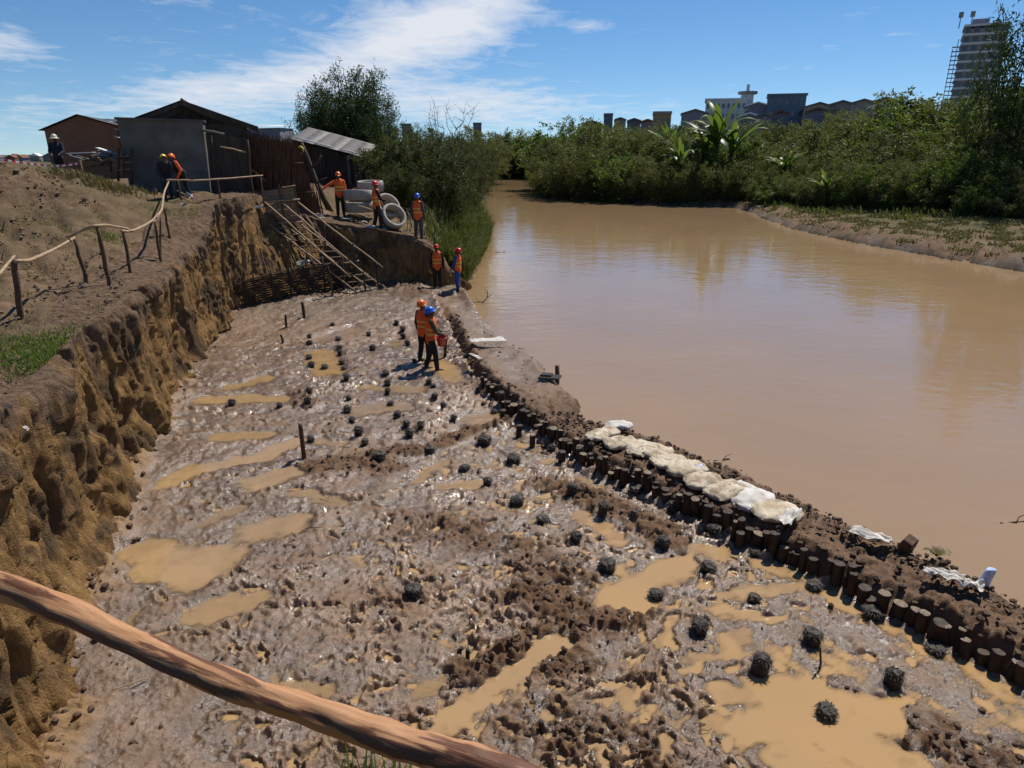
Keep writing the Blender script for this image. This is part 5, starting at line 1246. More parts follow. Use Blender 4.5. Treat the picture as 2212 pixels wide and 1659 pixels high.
for i in range(30):
    a, b = tps[i], tps[i + 1]; mb = MB().add([a, b, b + Vector((0, .004, .06)), a + Vector((0, .004, .06)), a + Vector((0, .008, 0)), b + Vector((0, .008, 0)), b + Vector((0, .012, .06)), a + Vector((0, .012, .06))], [(0, 1, 2, 3), (7, 6, 5, 4), (3, 2, 6, 7), (0, 4, 5, 1)])
    o = mb.build('tape_segment', M['tape_red'] if i % 2 else M['tape_white'], tape); o.matrix_local = mi
for px, py in ((172, 345), (-58, 335)):
    d = 23.6 if px > 0 else 21.5; tp = at_d(px, py, d); g = gz(tp.x, d); o = MB().tube([(tp.x, d, g - .3), (tp.x, d, tp.z)], .045, 8).build('post', M['wood_post'], tape, True); o.matrix_local = mi

# --- distant town
def block(name, px0, px1, pytop, d, depth, wall, roof, label, cat='building', storeys=0, bays=0, pitched=False, base=None):
    a, b = at_d(px0, pytop, d), at_d(px1, pytop, d); g = gz((a.x + b.x) / 2, d) - 1 if base is None else base; wz = a.z
    root = empty(name, ((a.x + b.x) / 2, d, g), -.9 * math.atan2((a.x + b.x) / 2, d), label, cat); mi = Matrix.Translation(root.location).inverted()
    def P(mb, nm, mt, sm_=False, par=root): o = mb.build(nm, M[mt], par, sm_); o.matrix_local = mi; return o
    w_ = b.x - a.x
    if pitched:
        ze = wz - w_ * .14
        P(MB().prism([(a.x, g), (b.x, g), (b.x, ze), ((a.x + b.x) / 2, wz - .1), (a.x, ze)], d, d + depth), 'wall', wall)
        P(MB().prism([(a.x - w_ * .04, ze - .1), ((a.x + b.x) / 2, wz), (b.x + w_ * .04, ze - .1), (b.x + w_ * .04, ze + .25), ((a.x + b.x) / 2, wz + .35), (a.x - w_ * .04, ze + .25)], d - .5, d + depth), 'roof', roof)
    else:
        P(MB().box(((a.x + b.x) / 2, d + depth / 2, (g + wz) / 2), (w_, depth, wz - g)), 'wall', wall)
        P(MB().box(((a.x + b.x) / 2, d + depth / 2, wz + .25), (w_ * 1.06, depth * 1.06, .5)), 'roof', roof)
    for s in range(storeys):
        z = wz - 1.7 - 3.1 * s
        for k in range(bays):
            x = a.x + w_ * (k + .5) / bays; P(MB().box((x, d - .02, z), (w_ / bays * .5, .12, 1.4)), 'window', 'glass')
    return root, a, b, g, mi
block('slab_building', 1662, 1740, 206, 210, 14, 'w_blue', 'w_blue', 'dark blue-grey block building left of the long warehouse roofs', storeys=3, bays=5)
rt, a, b, g, mi = block('white_building', 1527, 1612, 216, 230, 16, 'w_white', 'w_white', 'long white building behind the banana plants with a lookout tower', storeys=2, bays=8)
def lookout():
    c = at_d(1613, 195, 231); x, y = c.x, 234
    for mb, nm, mt in ((MB().lathe([(1.9, g), (1.9, at_d(1613, 203, 231).z)], 14, (x, y, 0)), 'tower_shaft', 'w_white'), (MB().lathe([(.1, at_d(1613, 206, 231).z), (2.9, at_d(1613, 203, 231).z), (3.0, at_d(1613, 197, 231).z), (.1, at_d(1613, 196, 231).z)], 14, (x, y, 0)), 'tower_cabin', 'w_grey'), (MB().box((x, y, at_d(1613, 190, 231).z), (.9, .9, 2.2)), 'tower_mast', 'w_white')):
        o = mb.build(nm, M[mt], rt); o.matrix_local = mi
lookout()
for i, (p0, p1, yt, dd, wl, rf, lb) in enumerate(((1742, 1800, 223, 190, 'w_cream', 'roof_grey', 'leftmost long grey warehouse gable right of the dark block'), (1796, 1846, 219, 188, 'w_grey', 'roof_grey', 'second warehouse gable from the dark block'), (1842, 1892, 216, 186, 'w_cream', 'roof_grey', 'third warehouse gable from the dark block'), (1886, 1945, 212, 184, 'w_grey', 'roof_grey', 'rightmost warehouse gable, half hidden by the bushes'))):
    block('warehouse', p0, p1, yt, dd, 30, wl, rf, lb, 'warehouse', pitched=True)
for p0, p1, yt, dd, wl, rf, pt, lb in ((1412, 1450, 246, 150, 'w_ochre', 'w_cream', False, 'orange walled house above the middle bushes'), (1305, 1324, 249, 190, 'w_blue', 'roof_grey', False, 'small dark square house above the middle bushes'), (1328, 1352, 256, 185, 'w_cream', 'roof_grey', True, 'low pale roofed house right of the small dark square one'), (1356, 1384, 258, 170, 'w_grey', 'roof_grey', True, 'low grey house with pitched roof left of the orange house'), (1386, 1412, 260, 165, 'w_violet', 'roof_red', True, 'low red-roofed house just left of the orange house'), (1258, 1300, 263, 180, 'w_grey', 'roof_red', True, 'low long house left of the small dark square one'), (1474, 1530, 238, 200, 'w_violet', 'roof_grey', True, 'pale violet roof left of the banana plants'), (1612, 1664, 222, 215, 'w_violet', 'tin_white', True, 'low house with glaring white roof beside the dark block'), (1600, 1640, 246, 150, 'w_grey', 'tin_white', True, 'small tin-roofed house in front of the white building'), (1880, 1925, 226, 140, 'w_grey', 'tin_white', True, 'small white-roofed shed in front of the warehouses'), (868, 888, 271, 200, 'w_grey', 'roof_grey', False, 'small grey square building left of the big bush top'), (1022, 1040, 268, 260, 'w_violet', 'roof_grey', False, 'tiny grey block on the skyline above the river bend')):
    block('town_house', p0, p1, yt, dd, 9, wl, rf, lb, 'house', pitched=pt, storeys=0 if pt else 1, bays=3)
for p0, p1, yt, dd, wl, rf, lb in ((1745, 1790, 236, 130, 'w_violet', 'roof_red', 'small red-roofed house in front of the leftmost warehouse'), (1788, 1826, 238, 125, 'w_grey', 'roof_grey', 'small grey house in front of the second warehouse'), (1672, 1702, 242, 140, 'w_grey', 'roof_red', 'low house at the foot of the dark block'), (1634, 1668, 248, 135, 'w_violet', 'roof_grey', 'low grey roof left of the dark block')):
    block('town_house', p0, p1, yt, dd, 7, wl, rf, lb, 'house', pitched=True)
# village on the plain far left
rv = random.Random(8)
for i in range(46):
    px = rv.uniform(-40, 130); d = rv.uniform(420, 950); x = at_d(px, 350, d).x; g = gz(x, d); w_ = rv.uniform(4, 6.5); h = rv.uniform(2.5, 4.5); root = empty('village_house', (x, d, g), rv.uniform(-.5, .5), 'tiny house in the hazy village on the plain at the far left', 'house', 'village houses on the far left plain')
    MB().box((0, 0, h / 2 - 1), (w_, w_ * .8, h + 2)).build('wall', M[rv.choice(['w_violet', 'w_cream', 'w_white', 'roof_red', 'w_grey'])], root); MB().prism([(-w_ * .55, h), (w_ * .55, h), (0, h + w_ * .3)], -w_ * .45, w_ * .45).build('roof', M[rv.choice(['roof_red', 'roof_grey', 'roof_red', 'tin_white'])], root)
# --- unfinished high-rise wrapped in scaffolding
def high_rise():
    d = 260; L, Rr = at_d(2072, 150, d).x, at_d(2156, 150, d).x; g = gz(L, d); zt = at_d(2110, 52, d).z; n = 15; fh = (zt - g) / n
    root = empty('high_rise', ((L + Rr) / 2, d, g), -.95 * math.atan2(L, d), 'unfinished concrete high-rise with scaffolding down its left edge', 'tower'); mi = Matrix.Translation(root.location).inverted()
    def P(mb, nm, mt): o = mb.build(nm, M[mt], root); o.matrix_local = mi
    P(MB().box(((L + Rr) / 2, d + 8, (g + zt) / 2 - .5), (Rr - L - .8, 15, zt - g - 1)), 'core', 'w_tower')
    for k in range(n + 1): P(MB().box(((L + Rr) / 2, d + 8, g + fh * k), (Rr - L, 16, .7)), 'floor_slab', 'w_white')
    for k in range(n):
        for q in range(5):
            x = L + (Rr - L) * (q + .5) / 5; P(MB().box((x, d + .42, g + fh * (k + .5)), ((Rr - L) / 5 * .55 if q != 2 else .9, .25, fh * .5)), 'window', 'glass')
    for q in (0, 1):
        P(MB().box((L - .9 - 1.2 * q, d + 1 + q * 5, (g + zt) / 2 - 1.5 - q), (.22, .22, zt - g - 5 - 3 * q)), 'scaffold_pole', 'w_blue')
    for k in range(n * 2 - 4): P(MB().box((L - 1.1, d + 2, g + fh * (k + .5) / 2), (2.6, 2.2, .18)), 'scaffold_deck', 'w_violet')
    for px, t_ in ((2082, 38), (2104, 30)): x = at_d(px, 50, d).x; P(MB().box((x, d + 4, zt + 2.2), (.3, .3, 5)), 'antenna_mast', 'w_grey'); P(MB().box((x, d + 4, zt + 4), (1.4, .6, 1.8)), 'antenna', 'w_grey')
    P(MB().box((at_d(2122, 50, d).x, d + 6, zt + 1.2), (5, 5, 2.2)), 'roof_hut', 'w_violet')
high_rise()

# =====================================================================================================
#  VEGETATION
# =====================================================================================================
def leaves(C, Dn, L, W, tint, name, fold=0.25, rs=None):
    """C centres, Dn unit directions; kite-shaped leaves folded along the midrib"""
    n = len(C); rs = rs or np.random.RandomState(1)
    ref = rs.normal(size=(n, 3)); S = np.cross(Dn, ref); S /= np.linalg.norm(S, axis=1, keepdims=True) + 1e-9
    N_ = np.cross(S, Dn)
    L = np.broadcast_to(L, (n,))[:, None]; W = np.broadcast_to(W, (n,))[:, None]
    base = C; tip = C + Dn * L; m1 = C + Dn * L * .42 + S * W * .5 + N_ * W * fold; m2 = C + Dn * L * .42 - S * W * .5 + N_ * W * fold
    V = np.stack([base, m1, tip, m2], 1).reshape(-1, 3); k = np.arange(n)[:, None] * 4
    Fq = np.concatenate([k + np.array([[0, 1, 2]]), k + np.array([[0, 2, 3]])], 0)
    return mesh_np(name, V, Fq, False, {'tint': np.repeat(tint, 4)})
def unit(v): return v / (np.linalg.norm(v, axis=-1, keepdims=True) + 1e-9)

def shrub_proto(seed, h, w, nst, nleaf, L, W, droop, style='willow'):
    rs = np.random.RandomState(seed); rg = random.Random(seed); st = MB(); C = []; D_ = []
    per = nleaf // nst
    for k in range(nst):
        an = rs.rand() * 6.283; sp = (rs.rand() ** .6) * w * .5; hh = h * (0.55 + .45 * rs.rand()) * (1.0 - .35 * (sp / (w * .5)) ** 2)
        b = np.array([math.cos(an) * sp * .35, math.sin(an) * sp * .35, -.1]); tp = np.array([math.cos(an) * sp, math.sin(an) * sp, hh])
        pts = []
        for i in range(7):
            t_ = i / 6; p = b * (1 - t_) + tp * t_; p = p + np.array([math.cos(an), math.sin(an), 0]) * (.25 * w * .3 * t_ ** 2); p = p + rs.normal(0, .03 * h * t_, 3) * .5; pts.append(p)
        st.tube([tuple(p) for p in pts], [.03 * h / 5 * (1 - .8 * i / 6) + .004 for i in range(7)], 5)
        P = np.array(pts); n_ = per
        # leafy twigs leaving the stem
        ntw = max(6, n_ // 22)
        for q in range(ntw):
            t_ = .12 + .88 * rs.rand() ** .8; i = min(int(t_ * 6), 5); f = t_ * 6 - i; o = P[i] * (1 - f) + P[i + 1] * f; sd = P[i + 1] - P[i]
            dr = unit(unit(sd) * (.8 if style == 'plume' else .5) + rs.normal(0, .75, 3) + np.array([0, 0, .15])); ln = (0.16 + .16 * rs.rand()) * h * (1.15 - .6 * t_)
            m_ = n_ // ntw; s_ = rs.rand(m_); pos = o + dr * (s_ * ln)[:, None] + np.array([0, 0, -1]) * (droop * ln * s_ ** 2)[:, None]
            C.append(pos + rs.normal(0, .018 * h, (m_, 3))); D_.append(unit(dr * .6 + rs.normal(0, .7, (m_, 3)) + np.array([0, 0, -droop])))
    C = np.concatenate(C); D_ = np.concatenate(D_); n = len(C)
    lm = leaves(C, D_, L * (.6 + .8 * rs.rand(n)), W * (.7 + .6 * rs.rand(n)), rs.rand(n) ** 1.5, 'foliage', rs=rs)
    return st.me('stems', True), lm
def put_shrub(proto, mat, x, y, h_scale, rz, name, label, cat, group=None, z=None, wsc=1.0):
    o = empty(name, (x, y, (gz(x, y) if z is None else z) - .1), rz, label, cat, group); o.scale = (h_scale * wsc, h_scale * wsc, h_scale)
    s_ = mk('stems', proto[0], M['bark'], o); l_ = mk('foliage', proto[1], None, o)
    if len(proto[1].materials) == 0: proto[1].materials.append(M[mat])
    return o
PW = [shrub_proto(11 + i, 5.0, 5.6, 38, 15000, .21, .066, .45) for i in range(4)]      # willow-like thicket shrubs
PG = [shrub_proto(31 + i, 4.0, 4.8, 32, 12000, .21, .085, .25) for i in range(2)]      # greener, broader leaves
PBR = [shrub_proto(41, 4.5, 5.6, 34, 15000, .15, .085, .3)]                           # big broad-leaved bush on the left bank
PF = [shrub_proto(51, 4.5, 4.6, 34, 16000, .17, .040, .5)]                            # feathery bush beside it
PP = [shrub_proto(61, 7.5, 6.4, 60, 34000, .22, .062, .35, 'plume')]                   # plumed tree behind the hut
PT = [shrub_proto(71, 8.0, 6.5, 30, 15000, .22, .07, .7, 'plume')]                    # drooping tree at the right edge
rv = random.Random(21)
def h_at(px, pytop, d): 
    p = at_d(px, pytop, d); return p.x, (p.z - gz(p.x, d)) * 1.07
names = ['olive shrub', 'dull green shrub', 'dark green shrub']
def thicket(rows, group, lab0):
    for px, pt, d in rows:
        lab = lab0
        if 'right bank' in group:
            i_ = (px > 1800) + (px > 2000); lab = 'dense shrub ' + ('on the skyline ' if d > 70 - (px - 1640) * .02 and pt < 305 else 'halfway up the slope ' if d > 60 - (px - 1640) * .012 else 'just above the beach ') + ('at the left end', 'in the middle', 'at the right end')[i_] + ' of the right bank'
        elif 'middle' in group:
            i_ = (px > 1330) + (px > 1470); lab = 'olive shrub ' + ('at the water edge ' if d < 80 or pt > 300 else 'in the rear rows ') + ('left', 'in the centre', 'right')[i_] + ' of the far shore clump'
        x, h = h_at(px, pt, d); k = rv.randrange(6)
        pr, mt, hh = (PW[k % 4], 'leaf_olive', 5.0) if k < 5 else (PG[k % 2], 'leaf_green', 4.0)
        put_shrub(pr, mt, x, d, max(h, .8) / hh, rv.uniform(0, 6.28), 'shrub', lab, 'shrub', group, wsc=rv.uniform(.85, 1.25) * (1.0 if h > 3 else 1.3))
thicket([(1690, 262, 105), (1735, 258, 104), (1775, 252, 102), (1815, 248, 100), (1855, 240, 98), (1620, 262, 106), (1655, 268, 104), (1300, 268, 118), (1345, 268, 116), (1390, 266, 115), (1440, 264, 112), (1490, 262, 110), (1255, 270, 120)], 'shrubs in front of the town', 'rear shrub rising in front of the distant town houses')
# the clump at the middle of the far bank, shore row then the rows behind
rows = [(1195, 330, 88), (1235, 310, 84), (1280, 320, 82), (1320, 330, 81), (1365, 340, 79), (1410, 340, 78), (1455, 345, 76), (1500, 340, 75), (1540, 345, 75), (1585, 345, 74), (1625, 350, 75), (1210, 285, 96), (1260, 258, 92), (1310, 270, 90), (1350, 285, 88), (1400, 280, 88), (1445, 285, 86), (1495, 280, 84), (1545, 290, 83), (1600, 290, 82), (1650, 310, 80), (1235, 265, 104), (1290, 262, 102), (1370, 272, 100), (1430, 275, 98), (1520, 285, 95), (1190, 300, 92)]
thicket(rows, 'shrubs crowding the far shore in the middle', 'dense olive shrub crowding the far shore left of the beach')
rows = []
top = [(1640, 310), (1700, 300), (1760, 275), (1830, 245), (1900, 228), (1960, 205), (2040, 200), (2110, 195), (2180, 180), (2260, 170), (2340, 160)]
for i, (px, pt) in enumerate(top):
    rows += [(px, pt, 84 - i * 1.6), (px + 30, pt + 18, 78 - i * 1.6), (px - 10, pt + 70, 73 - i * 1.7), (px + 25, pt + 110, 68 - i * 1.7)]
for px, pt, d in ((1690, 380, 68), (1740, 370, 66), (1790, 365, 63), (1840, 345, 62), (1890, 350, 60), (1940, 340, 58), (1990, 350, 57), (2040, 340, 55), (2090, 350, 54), (2140, 345, 53), (2190, 350, 52), (2250, 350, 50), (1660, 360, 70), (2020, 400, 54), (2120, 400, 51), (2200, 395, 49), (1760, 405, 64), (1850, 400, 60), (1930, 400, 57)): rows.append((px, pt, d))
thicket(rows, 'shrubs covering the right bank', 'dense shrub covering the slope of the right bank above the beach')
# beyond the bend
thicket([(1060, 285, 142), (1085, 290, 144), (1110, 280, 145), (1140, 285, 143), (1165, 290, 141), (1190, 295, 139), (1095, 325, 140), (1130, 335, 139), (1160, 330, 138.5), (1070, 300, 138), (1040, 290, 120)], 'shrubs beyond the river bend', 'distant shrub on the shore beyond the river bend')
# left bank: tall plumed tree, broad-leaved bush, feathery bush
x, h = h_at(745, 135, 44); put_shrub(PP[0], 'leaf_dark', x, 44, h / 7.3, .4, 'plumed_tree', 'tall dark feathery tree rising behind the tin-roofed hut', 'tree', wsc=.82)
x, h = h_at(690, 190, 46); put_shrub(PP[0], 'leaf_dark', x, 46, h / 7.3, 2.1, 'plumed_tree', 'left-hand lower stem group of the feathery tree behind the hut', 'tree', wsc=.8)
x, h = h_at(825, 235, 42); put_shrub(PP[0], 'leaf_dark', x, 42, h / 7.3, 4.0, 'plumed_tree', 'right-hand lower feathery tree between the hut and the big bush', 'tree', wsc=.9)
for px, pt, d, lb in ((850, 285, 36.0, 'broad-leaved dark bush nearest the hut, over the concrete rings'), (900, 270, 38.0, 'tallest broad-leaved bush on the left river bank'), (925, 300, 35.0, 'glossy broad-leaved bush behind the man in the blue helmet'), (880, 350, 33.6, 'low dark bush right behind the concrete rings')):
    x, h = h_at(px, pt, d); put_shrub(PBR[0], 'leaf_broad', x, d, h / 4.4, rv.uniform(0, 6), 'broad_leaf_bush', lb, 'bush', wsc=1.0)
for px, pt, d, lb in ((965, 268, 42.0, 'feathery olive bush at the river edge of the left bank'), (1000, 290, 46.0, 'taller feathery bush overhanging the river on the left bank'), (960, 340, 36.5, 'feathery bush low over the water on the left bank'), (1015, 340, 50.0, 'far feathery bush overhanging the river on the left bank'), (990, 275, 60.0, 'distant feathery bush on the left bank before the bend'), (1010, 280, 75.0, 'last feathery bush on the left bank before the bend'), (925, 255, 48, 'pale feathery bush behind the tallest broad-leaved one')):
    x, h = h_at(px, pt, d); put_shrub(PF[0], 'leaf_broad', x, d, h / 4.4, rv.uniform(0, 6), 'feathery_bush', lb, 'bush', wsc=.9)
thicket([(560, 292, 60), (610, 290, 55), (650, 300, 50), (1030, 275, 100)], 'shrubs behind the huts', 'small shrub showing between the roofs behind the hut')
# bare twiggy tops over the feathery bush
tb = MB(); rg = random.Random(5)
for k in range(9):
    b = at_d(rg.uniform(930, 1010), 275, 44); tp = at_d(rg.uniform(915, 1040), rg.uniform(205, 240), 44); P_ = lump_pts(b - Vector((0, 0, 1.2)), tp, 6, .18, rg); tb.tube(P_, [.028, .024, .02, .016, .012, .009, .005], 5)
    for q in range(6):
        o_ = P_[rg.randrange(2, 6)]; e = o_ + Vector((rg.uniform(-.8, .8), rg.uniform(-.5, .5), rg.uniform(.05, .7))); tb.tube(lump_pts(o_, e, 3, .05, rg), [.010, .008, .006, .004], 4)
base = at_d(965, 290, 44); base.z = gz(base.x, 44); rt = empty('bare_sapling', base, 0, 'bare twiggy saplings standing above the feathery bush on the left bank', 'sapling'); o = tb.build('twigs', M['bark'], rt, True); o.matrix_local = Matrix.Translation(base).inverted()
x, h = h_at(2285, -60, 56); put_shrub(PT[0], 'leaf_dark', x, 56, h / 7.8, 1.0, 'drooping_tree', 'tall drooping dark tree at the right edge in front of the high-rise', 'tree', wsc=.62)

# bananas
def banana_me(rg, nl, size):
    st = MB(); st.tube([(0, 0, -.2), (.03, 0, size * .25), (.0, .02, size * .5)], [.13, .11, .08], 8); V = []; Fq = []; tint = []
    for k in range(nl):
        an = 2.4 * k + rg.uniform(-.4, .4); L = size * rg.uniform(.45, .66); up = rg.uniform(.75, 1.5); curl = rg.uniform(.4, 1.7); W_ = size * rg.uniform(.045, .065); hx, hy = math.cos(an), math.sin(an); P_ = []; a_ = up
        p = Vector((0, 0, size * .48)); n = 9
        for i in range(n + 1):
            P_.append(p.copy()); dd = Vector((hx * math.cos(a_), hy * math.cos(a_), math.sin(a_))); p = p + dd * (L / n); a_ -= curl / n * (1 + i * .12)
        s_ = Vector((-hy, hx, 0)); o = len(V)
        for i, q in enumerate(P_):
            w_ = W_ * (math.sin(math.pi * min(1, (i + .3) / n * .92 + .04)) ** .6) * rg.uniform(.55, 1.08); dr = Vector((0, 0, -.25 * w_)); V += [tuple(q - s_ * w_ + dr), tuple(q + Vector((0, 0, .01))), tuple(q + s_ * w_ + dr)]
        for i in range(n): Fq += [(o + 3 * i, o + 3 * i + 1, o + 3 * i + 4, o + 3 * i + 3), (o + 3 * i + 1, o + 3 * i + 2, o + 3 * i + 5, o + 3 * i + 4)]
        tint += [rg.random()] * (3 * (n + 1))
    return st.me('stalk', True), mesh_np('leaf_crown', V, np.array(Fq), True, {'tint': tint})
BN = [banana_me(random.Random(90 + i), 12, 4.0) for i in range(3)]
for i, (px, pt, d, lb) in enumerate(((1560, 195, 79, 'tallest banana plant with bright leaves in front of the white building'), (1590, 235, 78, 'banana plant just right of the tallest one'), (1530, 225, 82, 'banana plant just left of the tallest one'), (1475, 285, 77, 'small bright banana plant low in the middle bushes'), (1455, 255, 90, 'banana plant standing up among the middle bushes'), (1120, 270, 142, 'banana plant beyond the river bend, left of two'), (1150, 275, 141, 'banana plant beyond the river bend, right of two'), (1790, 362, 61, 'small broad-leaved banana plant low on the right bank'), (1700, 300, 74, 'banana plant left of the sandy patch on the right bank'))):
    x, h = h_at(px, pt, d); sc = max(h, 1.5) / 4.2; o = empty('banana_plant', (x, d, gz(x, d) - .05), rv.uniform(0, 6), lb, 'banana plant', 'banana plants'); o.scale = (sc * (1.0 if sc < 1.3 else .8),) * 2 + (sc,)
    a_, b_ = BN[i % 3]; mk('stalk', a_, M['leaf_green'], o); mk('leaf_crown', b_, M['leaf_banana'], o)

# grass: short turf on the left plateau, tussocks on the right beach and the left river edge
def grass(name, XY, Z, hmin, hmax, wd, mat, label, seed, lean=.5):
    rs = np.random.RandomState(seed); n = len(XY); h = hmin + (hmax - hmin) * rs.rand(n) ** 1.5; an = rs.rand(n) * 6.283
    d = np.stack([np.cos(an), np.sin(an), np.zeros(n)], 1); s_ = np.stack([-np.sin(an), np.cos(an), np.zeros(n)], 1) * (wd * (.6 + .8 * rs.rand(n)))[:, None]
    b = np.column_stack([XY, Z]); ln = (lean * rs.rand(n))[:, None]; m1 = b + d * ln * h[:, None] * .35 + np.array([0, 0, 1]) * (h * .6)[:, None]; tp = b + d * ln * h[:, None] + np.array([0, 0, 1]) * (h * (1 - .25 * ln[:, 0]))[:, None]
    V = np.stack([b - s_, b + s_, m1 + s_ * .7, m1 - s_ * .7, tp], 1).reshape(-1, 3); k = np.arange(n)[:, None] * 5
    Fq = np.concatenate([k + np.array([[0, 1, 2]]), k + np.array([[0, 2, 3]]), k + np.array([[3, 2, 4]])], 0)
    return mk(name, mesh_np(name, V, Fq, False, {'tint': np.repeat(rs.rand(n), 5)}), M[mat], None, label, 'grass', None, 'stuff')
rs = np.random.RandomState(17)
def blobs(centres, n, spread):
    C = np.array(centres); i = rs.randint(0, len(C), n); return C[i] + rs.normal(0, 1, (n, 2)) * np.array(spread)
xy = np.stack([-10.5 - 9 * rs.rand(26000), 8 + 17 * rs.rand(26000)], 1); xy[:, 0] = -(.62 * xy[:, 1]) - 8.5 * rs.rand(26000) + .8
k = fbm(xy[:, 0] * .6, xy[:, 1] * .6, 3, 701) > .12; xy = xy[k]; cr = np.interp(xy[:, 1], [p[1] for p in CREST[5:16]], [p[0] for p in CREST[5:16]]); xy = xy[xy[:, 0] < cr - .15]
grass('turf', xy, G(xy[:, 0], xy[:, 1]) + .01, .03, .09, .008, 'leaf_dry', 'short dry turf scattered over the plateau above the cut', 1, .9)
gp_ = blobs([on_z(45, 775, 2.82)[:2], on_z(60, 790, 2.82)[:2], on_z(20, 760, 2.82)[:2], on_z(215, 560, 2.85)[:2], on_z(385, 520, 2.9)[:2], on_z(80, 740, 2.82)[:2]], 5200, (.42, .42)); cr = np.interp(gp_[:, 1], [p[1] for p in CREST[5:16]], [p[0] for p in CREST[5:16]]); gp_ = gp_[gp_[:, 0] < cr - .05]
grass('green_grass', gp_, G(gp_[:, 0], gp_[:, 1]) + .02, .04, .14, .009, 'leaf_green', 'patches of green grass at the lip of the cut', 2, .8)
# mound shrubs grass near the houses
gm = blobs([at_d(215, 375, 23.5)[:2], at_d(235, 385, 24.2)[:2], at_d(250, 395, 24.6)[:2], at_d(190, 368, 23)[:2]], 3800, (.45, .5)); grass('mound_grass', gm, G(gm[:, 0], gm[:, 1]) - .02, .12, .42, .014, 'leaf_dry', 'rough olive grass on the crest of the spoil mound', 3, .6)
# right beach tussocks
xy = np.stack([20 + 34 * rs.rand(120000), 28 + 48 * rs.rand(120000)], 1); dr, _ = seg_dist(xy[:, 0], xy[:, 1], RIGHT_LINE); k = (~inside(xy[:, 0], xy[:, 1], HOLE)) & (dr > .9) & (dr < 16) & (fbm(xy[:, 0] * .45, xy[:, 1] * .45, 3, 711) + .02 * dr + .25 * np.exp(-((dr - 3) / 2.0) ** 2) > .08)
xy = xy[k]; grass('beach_grass', xy, G(xy[:, 0], xy[:, 1]) + .03, .06, .26, .040, 'leaf_scrub', 'low scrubby grass over the right beach', 4, .8)
xy = blobs([(30 + i * 3.0, 52 + (i % 4) * 3.5 - i * 1.2) for i in range(9)] + [(24, 62), (25, 66), (26, 58), (23.5, 68)], 14000, (1.4, 1.2)); dr, _ = seg_dist(xy[:, 0], xy[:, 1], RIGHT_LINE); xy = xy[(~inside(xy[:, 0], xy[:, 1], HOLE)) & (dr > 1.5)]
k = fbm(xy[:, 0] * .5, xy[:, 1] * .5, 3, 721) > .1; xy = xy[k]
grass('tall_grass', xy, G(xy[:, 0], xy[:, 1]), .15, .8, .04, 'leaf_olive', 'taller green grass at the foot of the right bank shrubs', 5, .7)
# reedy grass on the left river edge
xy = []
for i in range(9000):
    y = 29.5 + 22 * rs.rand() ** 1.3; xl = np.interp(y, [p[1] for p in LEFT_LINE], [p[0] for p in LEFT_LINE]); xy.append((xl - .1 - abs(rs.normal(0, .75)), y))
xy = np.array(xy); zz0 = G(xy[:, 0], xy[:, 1])
grass('river_grass', xy, zz0 - .05, .35, 1.5, .022, 'leaf_grass', 'bright tall grass hanging over the water on the left bank', 6, 1.1)
xy = []
for i in range(3500):
    y = 139 - 1.5 + 3 * rs.rand(); xy.append((-11 + 18 * rs.rand(), y + 1.5))
xy = np.array(xy); grass('bend_grass', xy, np.maximum(G(xy[:, 0], xy[:, 1]), .1), .5, 1.6, .12, 'leaf_green', 'grassy bank facing the river at the bend', 7, .9)
# grass tuft at the photographer's feet
tx = empty('grass_tuft', (-.43, 1.56, 3.66), 0, 'tuft of long green grass blades at the bottom edge under the rail', 'grass')
rg = random.Random(4)
def blade(par, bx, by, h, an, ln, w_, mt):
    V = []; n = 6
    for i in range(n + 1):
        t_ = i / n; p = Vector((bx + math.cos(an) * ln * t_ ** 1.8, by + math.sin(an) * ln * t_ ** 1.8, -.12 + (h + .12) * t_ * (1 - .12 * t_))); s_ = Vector((-math.sin(an) * .4 + .8, math.cos(an) * .4, 0)).normalized() * w_ * (1 - t_ ** 2.2) * .5 + Vector((.0003, 0, 0)); V += [tuple(p - s_), tuple(p + Vector((0, .002, 0))), tuple(p + s_)]
    Fq = [q for i in range(n) for q in ((3 * i, 3 * i + 1, 3 * i + 4, 3 * i + 3), (3 * i + 1, 3 * i + 2, 3 * i + 5, 3 * i + 4))]
    mk('blade', mesh_np('blade', V, np.array(Fq), True, {'tint': [rg.random()] * len(V)}), M[mt], par)
for k in range(40): blade(tx, rg.uniform(-.08, .10), rg.uniform(-.05, .05), rg.uniform(.36, .56), rg.uniform(-.6, 3.6), rg.uniform(.02, .13), rg.uniform(.011, .021), 'leaf_green' if k % 4 else 'leaf_dry')
tx2 = empty('grass_tuft', (-.63, 1.58, 3.66), 0, 'thin sparse grass blades at the bottom edge left of the thick tuft', 'grass')
for k in range(8): blade(tx2, rg.uniform(-.09, .07), rg.uniform(-.03, .03), rg.uniform(.28, .40), rg.uniform(0, 6), rg.uniform(.02, .06), .006, 'leaf_green')
tx3 = empty('grass_tuft', (-1.72, 1.88, 3.55), 0, 'pale grass blades at the bottom left corner', 'grass')
for k in range(10): blade(tx3, rg.uniform(-.12, .08), rg.uniform(-.03, .03), rg.uniform(.10, .26), rg.uniform(0, 6), rg.uniform(.03, .08), .007, 'leaf_dry' if k % 2 else 'leaf_green')

